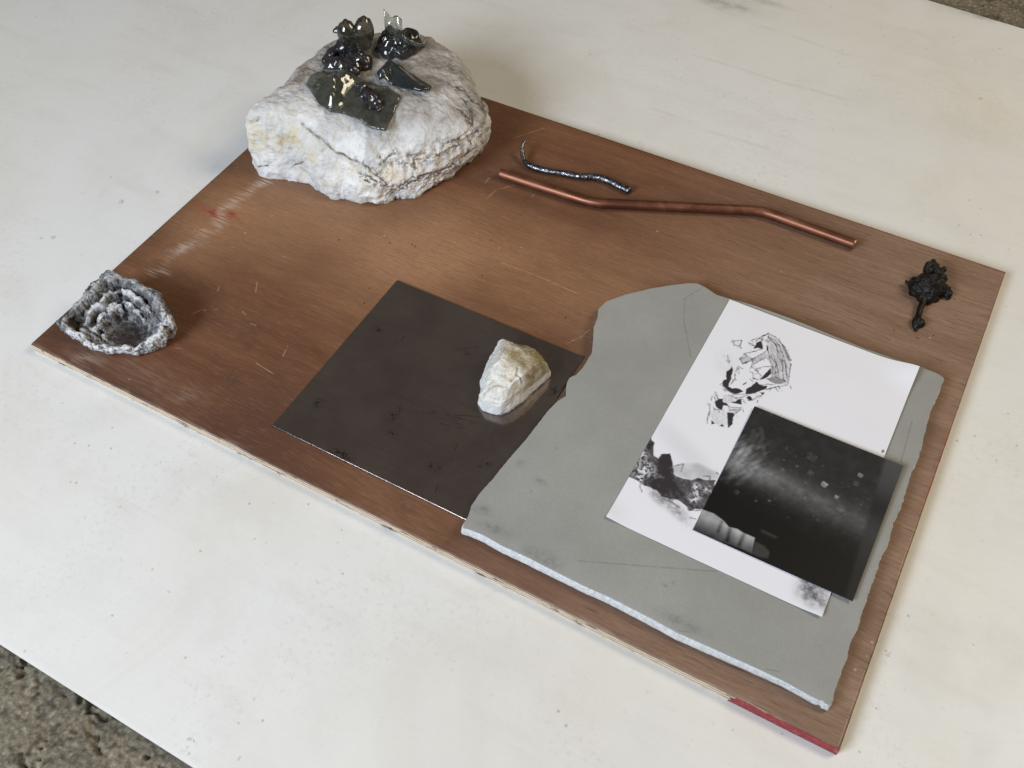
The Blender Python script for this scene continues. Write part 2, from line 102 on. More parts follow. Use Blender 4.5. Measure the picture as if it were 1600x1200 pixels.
CRACKS=[([[0.1032,0.3793,0.0875],[0.1154,0.3757,0.0824],[0.1329,0.3759,0.0767],[0.152,0.3727,0.0672],[0.1603,0.3755,0.0657],[0.1737,0.3777,0.0597],[0.1927,0.3794,0.0549],[0.2046,0.3782,0.0494]],0.0016,0.0035),([[0.2046,0.3782,0.0494],[0.2042,0.3904,0.0583],[0.2096,0.3988,0.0626],[0.2149,0.4054,0.0667]],0.0015,0.0035),([[0.2267,0.4159,0.0597],[0.2391,0.4213,0.0633],[0.2511,0.4276,0.0689],[0.2601,0.4383,0.0716],[0.2716,0.4572,0.0722],[0.2789,0.471,0.0761],[0.2819,0.4792,0.0797],[0.2743,0.4883,0.0868]],0.002,0.0035),([[0.2335,0.4177,0.061],[0.2417,0.4063,0.0448],[0.2345,0.3921,0.0384],[0.224,0.3821,0.0275]],0.0013,0.002),([[0.2046,0.3782,0.0494],[0.2155,0.3782,0.044],[0.2202,0.3808,0.0326],[0.2272,0.3846,0.024],[0.221,0.386,0.0131]],0.0013,0.002),([[0.2792,0.4702,0.0741],[0.2823,0.4723,0.0574],[0.2767,0.4544,0.043],[0.2648,0.4353,0.0411],[0.2538,0.4193,0.04],[0.2434,0.4072,0.042]],0.0017,0.0035),([[0.2379,0.4037,0.0424],[0.2483,0.4108,0.0357],[0.2583,0.4244,0.038],[0.2699,0.4434,0.0371]],0.0013,0.002),([[0.2389,0.4168,0.0583],[0.2495,0.4248,0.0594],[0.2621,0.4339,0.0632],[0.2729,0.4545,0.0664]],0.0013,0.002),([[0.188,0.3699,0.0503],[0.1993,0.3723,0.0488],[0.2129,0.3737,0.0407],[0.2194,0.3824,0.0339]],0.0013,0.002),([[0.1934,0.3685,0.0451],[0.2077,0.3693,0.0391]],0.0013,0.002),([[0.229,0.3868,0.0288],[0.2395,0.4003,0.0371],[0.2516,0.4134,0.0322]],0.0013,0.002),([[0.2336,0.5146,0.0979],[0.2468,0.5182,0.0948],[0.2636,0.507,0.092],[0.2759,0.516,0.0825]],0.0013,0.002),([[0.2515,0.5059,0.0937],[0.2694,0.4926,0.0902],[0.2754,0.4775,0.0838]],0.0013,0.002),([[0.2537,0.5322,0.0857],[0.2698,0.5223,0.0842],[0.2798,0.5091,0.0803]],0.0013,0.002),([[0.2558,0.4856,0.0926],[0.2697,0.4833,0.0885],[0.2803,0.4775,0.0802]],0.0013,0.002),([[0.2816,0.4788,0.0691],[0.2847,0.4957,0.0722],[0.2831,0.5076,0.0771]],0.0013,0.002),([[0.048,0.3432,0.0256],[0.062,0.3458,0.0326]],0.0013,0.002),([[0.0917,0.3565,0.0331],[0.1089,0.3595,0.0462]],0.0013,0.002),([[0.26,0.4426,0.0726],[0.2662,0.4445,0.0681]],0.0013,0.002),([[0.0524,0.3609,0.0895],[0.0501,0.3587,0.0847]],0.0013,0.002),([[0.2003,0.3933,0.0629],[0.2137,0.3992,0.0556],[0.2322,0.4069,0.0573]],0.0013,0.002),([[0.0544,0.4537,0.1022],[0.0704,0.4551,0.1039],[0.0912,0.4497,0.1063]],0.0012,0.0008)]
YELLOW=[((0.0453,0.35,0.0619),0.022,0.9),((0.0877,0.3656,0.0696),0.024,0.85),((0.1246,0.3604,0.0599),0.016,0.6),((0.1669,0.3623,0.0502),0.018,0.5),((0.1965,0.3611,0.0322),0.018,0.7),((0.104,0.3566,0.0265),0.014,0.5),((0.0408,0.3538,0.0767),0.014,0.7),((0.1451,0.3515,0.0355),0.016,0.4),((0.0765,0.366,0.0814),0.016,0.5)]
CREAM=[((0.2202,0.3916,0.0471),0.018,0.8),((0.2476,0.4188,0.0547),0.02,0.8),((0.274,0.4517,0.0578),0.018,0.7),((0.2601,0.4294,0.035),0.016,0.6),((0.2157,0.3775,0.0418),0.014,0.6),((0.2817,0.4745,0.0721),0.014,0.5),((0.284,0.495,0.0422),0.012,0.6)]
PX,PY=.6465,.0968
QX,QY=.7225,.1235


# ---------------------------------------------------------------- numeric helpers
def S(*c):
    """sRGB 0-255 to linear RGBA"""
    r = []
    for v in c:
        v /= 255.0
        r.append(v / 12.92 if v <= .04045 else ((v + .055) / 1.055) ** 2.4)
    return (*r, 1.0)

def _hash(ix, iy, iz, s):
    n = (ix * 374761393 + iy * 668265263 + iz * 1274126177 + s * 974634777) & 0xFFFFFFFF
    n = ((n ^ (n >> 13)) * 1274126177) & 0xFFFFFFFF
    n = ((n ^ (n >> 16)) * 668265263) & 0xFFFFFFFF
    return ((n ^ (n >> 15)) & 0xFFFF) / 65535.0

def vnoise(p, scale=1.0, seed=0):
    """value noise in -1..1; p is (n,2) or (n,3)"""
    p = np.asarray(p, float) * scale
    if p.shape[1] == 2:
        p = np.column_stack([p, np.zeros(len(p)) + .37])
    i = np.floor(p).astype(np.int64); f = p - i
    f = f * f * f * (f * (f * 6 - 15) + 10)
    r = 0
    for a in (0, 1):
        for b in (0, 1):
            for c in (0, 1):
                w = (f[:, 0] if a else 1 - f[:, 0]) * (f[:, 1] if b else 1 - f[:, 1]) * (f[:, 2] if c else 1 - f[:, 2])
                r = r + w * _hash(i[:, 0] + a, i[:, 1] + b, i[:, 2] + c, seed)
    return r * 2 - 1

def fbm(p, scale, octv=4, seed=0, gain=.5):
    r = 0; a = 1; t = 0
    for k in range(octv):
        r = r + a * vnoise(p, scale * 2.03 ** k, seed + 17 * k); t += a; a *= gain
    return r / t

def ridged(p, scale, octv=4, seed=0, gain=.55):
    r = 0; a = 1; t = 0
    for k in range(octv):
        r = r + a * (1 - 2 * np.abs(vnoise(p, scale * 2.03 ** k, seed + 17 * k))); t += a; a *= gain
    return r / t

def seg_dist(P, poly):
    """distance from points to a polyline (2D or 3D)"""
    P = np.asarray(P, float); poly = np.asarray(poly, float)
    if len(poly) == 1:
        return np.linalg.norm(P - poly[0], axis=1)
    d = np.full(len(P), 1e9)
    for a, b in zip(poly[:-1], poly[1:]):
        ab = b - a; l2 = max((ab * ab).sum(), 1e-12)
        t = np.clip(((P - a) @ ab) / l2, 0, 1)
        d = np.minimum(d, np.linalg.norm(P - a - t[:, None] * ab, axis=1))
    return d

def inside(P, poly):
    P = np.asarray(P); poly = np.asarray(poly)
    x, y = P[:, 0], P[:, 1]; r = np.zeros(len(P), bool); j = len(poly) - 1
    for i in range(len(poly)):
        xi, yi = poly[i]; xj, yj = poly[j]
        if yi != yj:
            r ^= ((yi > y) != (yj > y)) & (x < (xj - xi) * (y - yi) / (yj - yi) + xi)
        j = i
    return r

def poly_mask(P, poly, soft):
    """1 inside, fading to 0 over soft metres at the outline"""
    poly = np.asarray(poly)[:, :2]
    r = np.zeros(len(P))
    lo = poly.min(0) - soft; hi = poly.max(0) + soft
    k = np.where(((P >= lo) & (P <= hi)).all(1))[0]
    if len(k) == 0: return r
    Q = P[k]
    d = seg_dist(Q, np.vstack([poly, poly[:1]])); s = np.where(inside(Q, poly), d, -d)
    r[k] = np.clip(s / soft + .5, 0, 1)
    return r

def line_mask(P, poly, w):
    poly = np.asarray(poly)[:, :2]
    r = np.zeros(len(P))
    lo = poly.min(0) - 2 * w; hi = poly.max(0) + 2 * w
    k = np.where(((P >= lo) & (P <= hi)).all(1))[0]
    if len(k): r[k] = np.clip(1.3 - seg_dist(P[k], poly) / w, 0, 1)
    return r

def gauss(P, c, sx, sy):
    return np.exp(-((P[:, 0] - c[0]) / sx) ** 2 - ((P[:, 1] - c[1]) / sy) ** 2)

def resample(poly, n, closed=True):
    p = np.asarray(poly, float)
    if closed:
        if (p[:, 0] * np.roll(p[:, 1], -1) - p[:, 1] * np.roll(p[:, 0], -1)).sum() < 0: p = p[::-1]     # keep outlines counter-clockwise
        p = np.vstack([p, p[:1]])
    l = np.concatenate([[0], np.cumsum(np.linalg.norm(np.diff(p, axis=0), axis=1))])
    t = np.linspace(0, l[-1], n, endpoint=not closed)
    return np.column_stack([np.interp(t, l, p[:, k]) for k in range(p.shape[1])])

def smooth_path(pts, n):
    """Catmull-Rom through the points, n samples, evenly spaced"""
    p = np.asarray(pts, float); p = np.vstack([2 * p[0] - p[1], p, 2 * p[-1] - p[-2]])
    out = []
    for i in range(1, len(p) - 2):
        t = np.linspace(0, 1, 24, endpoint=False)[:, None]
        a, b, c, d = p[i - 1:i + 3]
        out.append(.5 * (2 * b + (c - a) * t + (2 * a - 5 * b + 4 * c - d) * t ** 2 + (3 * b - a - 3 * c + d) * t ** 3))
    out.append(p[-2][None])
    return resample(np.vstack(out), n, False)

# ---------------------------------------------------------------- object helpers
def tag(o, label=None, cat=None, group=None, kind=None):
    if label: o["label"] = label
    if cat: o["category"] = cat
    if group: o["group"] = group
    if kind: o["kind"] = kind
    return o

def thing(name, loc, label, cat, group=None):
    o = bpy.data.objects.new(name, None); COL.objects.link(o)
    o.location = loc; o.empty_display_size = .02
    return tag(o, label, cat, group)

def obj(name, verts, faces, mat, parent=None, origin=None, attrs=None, smooth=True):
    """ONE mesh object from world-space vertices; its origin sits at the parent or at origin"""
    verts = np.asarray(verts, float)
    if parent is not None: o0 = np.array(parent.location)
    elif origin is not None: o0 = np.array(origin, float)
    else: o0 = np.zeros(3)
    me = bpy.data.meshes.new(name)
    me.from_pydata((verts - o0).tolist(), [], [tuple(f) for f in faces])
    bm = bmesh.new(); bm.from_mesh(me); bmesh.ops.recalc_face_normals(bm, faces=bm.faces); bm.to_mesh(me); bm.free()
    me.materials.append(mat)
    if smooth: me.polygons.foreach_set('use_smooth', [True] * len(me.polygons))
    o = bpy.data.objects.new(name, me); COL.objects.link(o)
    if parent is not None: o.parent = parent
    else: o.location = o0
    for k, v in (attrs or {}).items():
        v = np.asarray(v, float)
        if v.ndim == 1:
            me.attributes.new(k, 'FLOAT', 'POINT').data.foreach_set('value', v)
        else:
            if v.shape[1] == 3: v = np.column_stack([v, np.ones(len(v))])
            me.attributes.new(k, 'FLOAT_COLOR', 'POINT').data.foreach_set('color', v.ravel())
    me.update()
    return o

def grid_faces(nu, nv, wrap_u=False):
    """vertices are indexed v*nu+u"""
    u = np.arange(nu if wrap_u else nu - 1); v = np.arange(nv - 1)
    U, V = np.meshgrid(u, v); U1 = (U + 1) % nu
    return np.stack([V * nu + U, V * nu + U1, (V + 1) * nu + U1, (V + 1) * nu + U], -1).reshape(-1, 4)

def rings(name, ring_list, mat, parent, attrs_fn=None, disp=None, zmin=None, origin=None, cap0=True, cap1=None):
    """closed body from a list of (n,3) rings, bottom to top; the last ring is closed by a centre point"""
    n = len(ring_list[0]); V = np.vstack(ring_list); F = grid_faces(n, len(ring_list), True).tolist()
    if cap0: F.append(list(range(n))[::-1])
    c = np.mean(ring_list[-1], 0) if cap1 is None else np.array(cap1)
    V = np.vstack([V, c]); ci = len(V) - 1; b = n * (len(ring_list) - 1)
    F += [(b + i, b + (i + 1) % n, ci) for i in range(n)]
    if disp is not None:
        V = displace(V, F, disp)
        if zmin is not None: V[:, 2] = np.maximum(V[:, 2], zmin)
    return obj(name, V, F, mat, parent, origin, attrs_fn(V) if attrs_fn else None)

def displace(V, F, fn):
    me = bpy.data.meshes.new('tmp'); me.from_pydata(V.tolist(), [], [tuple(f) for f in F]); me.update()
    nrm = np.zeros(len(V) * 3); me.vertex_normals.foreach_get('vector', nrm); nrm = nrm.reshape(-1, 3)
    bpy.data.meshes.remove(me)
    return V + nrm * fn(V)[:, None]

def tube(name, path, rad, mat, parent=None, n=20, disp=None, hollow=None, origin=None, attrs_fn=None):
    path = np.asarray(path); rad = np.broadcast_to(rad, len(path))
    T = np.gradient(path, axis=0); T /= np.linalg.norm(T, axis=1)[:, None]
    up0 = np.array([0, 0, 1.]); R = []
    a = np.linspace(0, 2 * np.pi, n, endpoint=False)
    def ring(i, r):
        s = np.cross(T[i], up0); s /= np.linalg.norm(s); u = np.cross(s, T[i])
        return path[i] + r * (np.cos(a)[:, None] * s + np.sin(a)[:, None] * u)
    R = [ring(i, rad[i]) for i in range(len(path))]
    if hollow:
        m = len(path) - 1
        e = .0006
        head = [ring(0, hollow) + T[0] * .03, ring(0, hollow), ring(0, rad[0] - e)]
        tail = [ring(m, rad[m] - e), ring(m, hollow), ring(m, hollow) - T[m] * .03]
        R[0] = R[0] + T[0] * e; R[-1] = R[-1] - T[m] * e
        R = head + R + tail
    else:
        m = len(path) - 1
        R = [ring(0, rad[0] * .55) - T[0] * rad[0] * .35] + R + [ring(m, rad[m] * .6) + T[m] * rad[m] * .3]
    V = np.vstack(R); F = grid_faces(n, len(R), True).tolist()
    F.append(list(range(n))[::-1]); F.append(list(range(n * (len(R) - 1), n * len(R))))
    F = [f[::-1] for f in F]
    if disp: V = displace(V, F, disp)
    return obj(name, V, F, mat, parent, origin, attrs_fn(V) if attrs_fn else None)

def blob(name, spheres, voxel, mat, parent, disp=None, zmin=None, it=5, squash=None):
    """spheres fused into one continuous skin"""
    bm = bmesh.new()
    for x, y, z, r in spheres:
        bmesh.ops.create_icosphere(bm, subdivisions=2, radius=r, matrix=Matrix.Translation((x, y, z)))
    me = bpy.data.meshes.new('tmp'); bm.to_mesh(me); bm.free()
    o = bpy.data.objects.new('tmp', me); COL.objects.link(o)
    m = o.modifiers.new('r', 'REMESH'); m.mode = 'VOXEL'; m.voxel_size = voxel
    s = o.modifiers.new('s', 'SMOOTH'); s.iterations = it; s.factor = .5
    dg = bpy.context.evaluated_depsgraph_get()
    me2 = bpy.data.meshes.new_from_object(o.evaluated_get(dg))
    V = np.array([v.co[:] for v in me2.vertices]); F = [list(p.vertices) for p in me2.polygons]
    bpy.data.objects.remove(o); bpy.data.meshes.remove(me); bpy.data.meshes.remove(me2)
    if squash is not None:
        c = V.mean(0); d = np.array(squash[0]); V = V - ((V - c) @ d)[:, None] * d * (1 - squash[1])
    if disp: V = displace(V, F, disp)
    if zmin is not None:
        zm = zmin(V) if callable(zmin) else zmin
        V[:, 2] = np.maximum(V[:, 2], zm)
    return obj(name, V, F, mat, parent)

# ---------------------------------------------------------------- material helpers
class G:
    def __init__(s, name):
        s.m = bpy.data.materials.new(name); s.m.use_nodes = True
        s.t = s.m.node_tree; s.b = s.t.nodes['Principled BSDF']
        s.tc = s.t.nodes.new('ShaderNodeTexCoord').outputs['Object']
    def n(s, typ, **kw):
        nd = s.t.nodes.new('ShaderNode' + typ)
        for k, v in kw.items(): setattr(nd, k, v)
        return nd
    def put(s, sock, v):
        if isinstance(v, bpy.types.NodeSocket): s.t.links.new(v, sock)
        elif isinstance(v, (tuple, list)) and sock.type == 'VECTOR': sock.default_value = v[:3]
        else: sock.default_value = v
    def set(s, **kw):
        for k, v in kw.items(): s.put(s.b.inputs[k.replace('_', ' ')], v)
    def scale(s, sc, rot=(0, 0, 0), vec=None):
        nd = s.n('Mapping'); s.put(nd.inputs['Vector'], vec or s.tc)
        nd.inputs['Scale'].default_value = sc; nd.inputs['Rotation'].default_value = rot
        return nd.outputs[0]
    def noise(s, scale, detail=4, rough=.55, vec=None, dist=0):
        nd = s.n('TexNoise'); s.put(nd.inputs['Vector'], vec or s.tc)
        nd.inputs['Scale'].default_value = scale; nd.inputs['Detail'].default_value = detail
        nd.inputs['Roughness'].default_value = rough; nd.inputs['Distortion'].default_value = dist
        return nd.outputs[0]
    def voro(s, scale, vec=None, feature='F1'):
        nd = s.n('TexVoronoi', feature=feature); s.put(nd.inputs['Vector'], vec or s.tc)
        nd.inputs['Scale'].default_value = scale
        return nd.outputs['Distance']
    def ramp(s, fac, lo, hi, a=0., b=1.):
        nd = s.n('MapRange'); nd.interpolation_type = 'SMOOTHSTEP'
        s.put(nd.inputs[0], fac)
        for i, v in enumerate((lo, hi, a, b)): nd.inputs[i + 1].default_value = v
        return nd.outputs[0]
    def math(s, op, a, b=0.):
        nd = s.n('Math', operation=op); s.put(nd.inputs[0], a); s.put(nd.inputs[1], b)
        return nd.outputs[0]
    def mix(s, fac, a, b, blend='MIX'):
        nd = s.n('Mix', data_type='RGBA', blend_type=blend)
        s.put(nd.inputs[0], fac); s.put(nd.inputs[6], a); s.put(nd.inputs[7], b)
        return nd.outputs[2]
    def attr(s, name, color=False):
        nd = s.n('Attribute'); nd.attribute_name = name
        return nd.outputs['Color' if color else 'Fac']
    def bump(s, h, strength=.3, dist=.001):
        nd = s.n('Bump'); nd.inputs['Strength'].default_value = strength; nd.inputs['Distance'].default_value = dist
        s.put(nd.inputs['Height'], h); s.t.links.new(nd.outputs[0], s.b.inputs['Normal'])
    def capsules(s, segs, w, vec=None):
        """1 on any of the 2D segments (a, b), 0 further than about w metres from them"""
        flat = s.n('VectorMath', operation='MULTIPLY'); s.put(flat.inputs[0], vec or s.tc); flat.inputs[1].default_value = (1, 1, 0)
        best = None
        for sg in segs:
            a, b = sg[0], sg[1]; ww = sg[2] if len(sg) > 2 else w
            d = s.n('VectorMath', operation='SUBTRACT'); s.put(d.inputs[0], flat.outputs[0]); d.inputs[1].default_value = (a[0], a[1], 0)
            ab = Vector((b[0] - a[0], b[1] - a[1], 0)); out = d.outputs[0]
            if ab.length > 1e-6:
                dt = s.n('VectorMath', operation='DOT_PRODUCT'); s.put(dt.inputs[0], out); dt.inputs[1].default_value = ab / ab.length_squared
                cl = s.n('Clamp'); s.put(cl.inputs[0], dt.outputs['Value'])
                sc = s.n('VectorMath', operation='SCALE'); sc.inputs[0].default_value = ab; s.put(sc.inputs['Scale'], cl.outputs[0])
                d2 = s.n('VectorMath', operation='SUBTRACT'); s.put(d2.inputs[0], out); s.put(d2.inputs[1], sc.outputs[0]); out = d2.outputs[0]
            ln = s.n('VectorMath', operation='LENGTH'); s.put(ln.inputs[0], out)
            v = s.ramp(ln.outputs['Value'], ww * .3, ww, 1., 0.)
            best = v if best is None else s.math('MAXIMUM', best, v)
        return best

def polysegs(polys, org=(0, 0), w=None):
    r = []
    for p in polys:
        for a, b in zip(p[:-1], p[1:]):
            q = [(a[0] - org[0], a[1] - org[1]), (b[0] - org[0], b[1] - org[1])]
            r.append(tuple(q) + ((w,) if w else ()))
    return r
def dots(pts, org=(0, 0)):
    return [((p[0] - org[0], p[1] - org[1]), (p[0] - org[0], p[1] - org[1])) + ((p[2],) if len(p) > 2 else ()) for p in pts]

# ---------------------------------------------------------------- materials
def mat_sheet():
    g = G('painted_sheet')
    big = g.noise(2.2, 3, .5); mid = g.noise(11, 4, .6)
    c = g.mix(g.ramp(big, .35, .68), (.69, .69, .69, 1), (.68, .665, .64, 1))
    c = g.mix(g.ramp(mid, .42, .75, 0, .5), c, (.60, .59, .57, 1))
    c = g.mix(g.ramp(g.noise(4.5, 6, .65, dist=.6), .48, .72, 0, .45), c, (.59, .56, .50, 1))
    c = g.mix(g.math('MULTIPLY', g.ramp(g.noise(150, 5, .75), .52, .68), g.ramp(g.noise(6, 3, .6), .45, .65, 0, .35)), c, (.42, .41, .40, 1))
    c = g.mix(g.math('MULTIPLY', g.attr('yellow'), .35), c, (.66, .57, .37, 1))
    c = g.mix(g.math('MULTIPLY', g.attr('grime'), g.ramp(g.noise(60, 5, .7), .3, .7, .3, 1)), c, (.16, .155, .15, 1))
    fine = g.noise(90, 4, .7)
    c = g.mix(g.ramp(fine, .60, .78, 0, .4), c, (.44, .43, .41, 1))
    c = g.mix(g.ramp(g.noise(1, 5, .65, g.scale((5, 26, 1))), .5, .75, 0, .35), c, (.58, .555, .52, 1))
    pin = g.math('MULTIPLY', g.ramp(g.voro(55), .10, .04), g.ramp(g.noise(9, 2), .5, .62))
    c = g.mix(g.math('MULTIPLY', pin, .5), c, (.2, .17, .15, 1))
    wz = g.n('TexNoise'); wz.inputs['Scale'].default_value = 320; g.put(wz.inputs['Vector'], g.tc)
    wv = g.n('VectorMath', operation='SCALE'); g.put(wv.inputs[0], wz.outputs['Color']); wv.inputs['Scale'].default_value = .004
    wa = g.n('VectorMath', operation='ADD'); g.put(wa.inputs[0], g.tc); g.put(wa.inputs[1], wv.outputs[0])
    wo = g.n('VectorMath', operation='SUBTRACT'); g.put(wo.inputs[0], wa.outputs[0]); wo.inputs[1].default_value = (.002, .002, .002)
    sp = g.math('MULTIPLY', g.capsules(dots(TSPOT), .002, wo.outputs[0]), g.ramp(g.noise(500, 3, .7), .3, .6))
    c = g.mix(g.math('MULTIPLY', sp, .48), c, (.16, .14, .13, 1))
    ln = g.math('MULTIPLY', g.capsules(polysegs(TLINE), .004), g.ramp(g.noise(30, 3), .35, .6))
    c = g.mix(g.math('MULTIPLY', ln, .22), c, (.46, .40, .37, 1))
    brush = g.noise(1, 4, .6, g.scale((9, 160, 1)))
    g.set(Base_Color=c, Roughness=g.ramp(mid, .3, .7, .42, .6))
    g.b.inputs['Specular IOR Level'].default_value = .4
    g.bump(g.math('ADD', g.math('MULTIPLY', brush, .6), g.math('MULTIPLY', g.noise(220, 3), .5)), .25, .0007)
    return g.m

def mat_floor():
    g = G('concrete')
    c = g.attr('tone', True)
    c = g.mix(.55, c, g.mix(g.ramp(g.noise(420, 4, .7), .3, .7), S(70, 64, 56), S(178, 170, 154)), 'OVERLAY')
    g.set(Base_Color=c, Roughness=.9)
    g.bump(g.noise(700, 4, .7), .6, .0012)
    return g.m

def mat_veneer():
    g = G('plywood_veneer')
    warp = g.n('VectorMath', operation='ADD')
    nz = g.n('TexNoise'); nz.inputs['Scale'].default_value = 5; g.put(nz.inputs['Vector'], g.tc)
    ws = g.n('VectorMath', operation='SCALE'); g.put(ws.inputs[0], nz.outputs['Color']); ws.inputs['Scale'].default_value = .02
    g.put(warp.inputs[0], g.tc); g.put(warp.inputs[1], ws.outputs[0]); v = warp.outputs[0]
    band = g.noise(1, 5, .6, g.scale((2.5, 26, 1), vec=v))
    streak = g.noise(1, 5, .65, g.scale((9, 300, 1), vec=v))
    fine = g.noise(1, 3, .6, g.scale((26, 520, 1), vec=v))
    c = g.mix(g.ramp(band, .28, .72), (.125, .050, .026, 1), (.222, .101, .051, 1))
    c = g.mix(g.ramp(streak, .38, .78, 0, .28), c, (.13, .055, .03, 1))
    c = g.mix(g.ramp(g.noise(3.2, 3, .5), .42, .66, 0, .6), c, (.285, .146, .077, 1))  # scattered paler patches, varnish sheen painted as colour
    c = g.mix(g.ramp(g.noise(6, 5, .65, dist=.5), .47, .68, 0, .6), c, (.10, .042, .026, 1))
    pale_end = g.attr('pale_end')
    rc = g.mix(g.ramp(band, .3, .7), (.225, .135, .090, 1), (.325, .212, .150, 1))
    rc = g.mix(g.ramp(streak, .3, .75, 0, .6), rc, (.19, .11, .075, 1))
    c = g.mix(pale_end, c, rc)
    c = g.mix(g.math('MULTIPLY', g.attr('dark_tone'), .85), c, (.085, .036, .024, 1))
    c = g.mix(g.math('MULTIPLY', g.attr('sheen_tone'), .85), c, (.40, .215, .115, 1))  # varnish sheen put into the base colour
    c = g.mix(g.ramp(fine, .33, .62, .22, 0), c, (.07, .03, .016, 1))
    c = g.mix(g.ramp(g.noise(1, 4, .75, g.scale((130, 620, 1))), .35, .7, .22, 0), c, (.06, .028, .018, 1))
    c = g.mix(g.ramp(g.noise(1, 3, .6, g.scale((50, 640, 1), vec=v)), .5, .72, 0, .14), c, (.44, .27, .15, 1))
    pores = g.ramp(g.noise(1, 2, .5, g.scale((30, 560, 1), vec=v)), .62, .70)
    c = g.mix(g.math('MULTIPLY', pores, g.math('ADD', .14, g.math('MULTIPLY', pale_end, .42))), c, (.045, .022, .014, 1))
    rag = g.ramp(streak, .3, .65)
    c = g.mix(g.math('MULTIPLY', g.attr('pale'), g.ramp(g.noise(1, 3, .6, g.scale((30, 330, 1))), .44, .56, .08, 1)), c, (.50, .41, .35, 1))
    c = g.mix(g.math('MULTIPLY', g.attr('dark'), g.ramp(g.noise(160, 4, .7), .35, .65, .15, 1)), c, (.035, .026, .022, 1))
    c = g.mix(g.math('MULTIPLY', g.attr('red'), g.ramp(g.noise(1, 3, .7, g.scale((60, 600, 1))), .42, .58)), c, (.26, .012, .012, 1))
    sc = g.math('MULTIPLY', g.capsules(polysegs(SCRATCH), .0010), g.ramp(g.noise(150, 3), .3, .55))
    c = g.mix(g.math('MULTIPLY', sc, .4), c, (.48, .33, .22, 1))
    wear = g.math('MULTIPLY', g.ramp(g.voro(60), .12, .05), g.ramp(g.noise(14, 2), .56, .66))
    c = g.mix(g.math('MULTIPLY', wear, .5), c, (.5, .38, .28, 1))
    c = g.mix(g.math('MULTIPLY', g.capsules(dots(DARKDOT), .0016), .8), c, (.03, .018, .012, 1))
    g.set(Base_Color=c, Roughness=g.ramp(g.noise(12, 4), .3, .7, .38, .56))
    g.b.inputs['Specular IOR Level'].default_value = .45
    h = g.math('SUBTRACT', g.math('MULTIPLY', fine, .5), g.math('MULTIPLY', pores, .8))
    h = g.math('SUBTRACT', h, g.math('MULTIPLY', sc, .8))
    g.bump(h, .35, .0005)
    return g.m

def mat_plycore():
    g = G('plywood_core')
    z = g.n('SeparateXYZ'); g.put(z.inputs[0], g.tc)
    st = g.math('SINE', g.math('MULTIPLY', z.outputs[2], 1500))
    c = g.mix(g.ramp(st, -.3, .4), S(165, 142, 118), S(208, 192, 168))
    c = g.mix(g.ramp(g.noise(1, 4, .7, g.scale((30, 30, 300))), .5, .7, 0, .8), c, S(196, 188, 172))
    c = g.mix(g.ramp(g.noise(1, 4, .7, g.scale((40, 40, 260))), .55, .63), c, S(60, 46, 38))
    g.set(Base_Color=c, Roughness=.8); g.bump(g.noise(600, 3), .5, .0008)
    return g.m

def mat_red():
    g = G('red_paint')
    c = g.mix(g.ramp(g.noise(260, 4, .7), .45, .7), (.22, .016, .02, 1), (.36, .055, .055, 1))
    c = g.mix(g.ramp(g.noise(90, 4, .7), .64, .7), c, (.5, .36, .3, 1))
    g.set(Base_Color=c, Roughness=.5); g.bump(g.noise(500, 3), .4, .0006)
    return g.m

def mat_boulder():
    g = G('quartz_rock')
    w = g.noise(26, 6, .65, dist=.6)
    c = g.mix(g.ramp(w, .3, .72), (.50, .495, .49, 1), (.82, .82, .82, 1))
    top = g.attr('top')
    tc = g.mix(g.ramp(g.noise(38, 6, .65, dist=1.), .32, .68), (.175, .145, .12, 1), (.41, .375, .35, 1))
    c = g.mix(g.math('MULTIPLY', top, g.ramp(g.noise(17, 4, .6), .3, .6, .45, 1.)), c, tc)
    c = g.mix(g.math('MULTIPLY', g.attr('yellow'), g.ramp(g.noise(45, 5, .65), .36, .60, .1, .8)), c, (.62, .47, .19, 1))
    c = g.mix(g.math('MULTIPLY', g.attr('cream'), g.ramp(g.noise(60, 5, .65), .3, .65)), c, (.72, .58, .42, 1))
    c = g.mix(g.math('MULTIPLY', top, g.ramp(g.noise(1, 5, .7, g.scale((70, 40, 40), (0, 0, .6))), .62, .74, 0, .75)), c, (.16, .14, .13, 1))
    c = g.mix(g.ramp(g.noise(180, 4, .7), .64, .74, 0, .6), c, (.30, .25, .2, 1))
    c = g.mix(g.math('MULTIPLY', g.attr('cream'), g.ramp(g.noise(150, 5, .75, dist=1.), .54, .66, 0, .8)), c, (.17, .11, .06, 1))
    c = g.mix(g.math('MULTIPLY', g.attr('crack'), g.ramp(g.noise(120, 3, .7), .25, .45, .5, 1)), c, (.065, .042, .022, 1))
    g.set(Base_Color=c, Roughness=g.ramp(w, .3, .7, .38, .62), Subsurface_Weight=.08, Subsurface_Radius=(.01, .01, .01), Subsurface_Scale=.5)
    g.bump(g.math('ADD', g.noise(120, 7, .72), g.math('MULTIPLY', g.voro(150), .6)), .75, .0026)
    return g.m

def mat_stone():
    g = G('flint_stone')
    w = g.noise(70, 6, .65, dist=.8)
    c = g.mix(g.ramp(w, .3, .7), (.52, .48, .41, 1), (.80, .785, .755, 1))
    c = g.mix(g.math('MULTIPLY', g.attr('olive'), g.ramp(g.noise(90, 5, .65), .3, .6, .35, 1)), c, (.235, .18, .085, 1))
    c = g.mix(g.math('MULTIPLY', g.attr('side'), .6), c, (.62, .63, .66, 1))
    c = g.mix(g.math('MULTIPLY', g.attr('crack'), .4), c, (.18, .12, .07, 1))
    c = g.mix(g.ramp(g.noise(160, 4, .7), .62, .72, 0, .6), c, (.34, .24, .13, 1))
    g.set(Base_Color=c, Roughness=.42, Subsurface_Weight=.1, Subsurface_Radius=(.01, .008, .006), Subsurface_Scale=.4)
    g.bump(g.noise(260, 6, .7), .45, .0016)
    return g.m

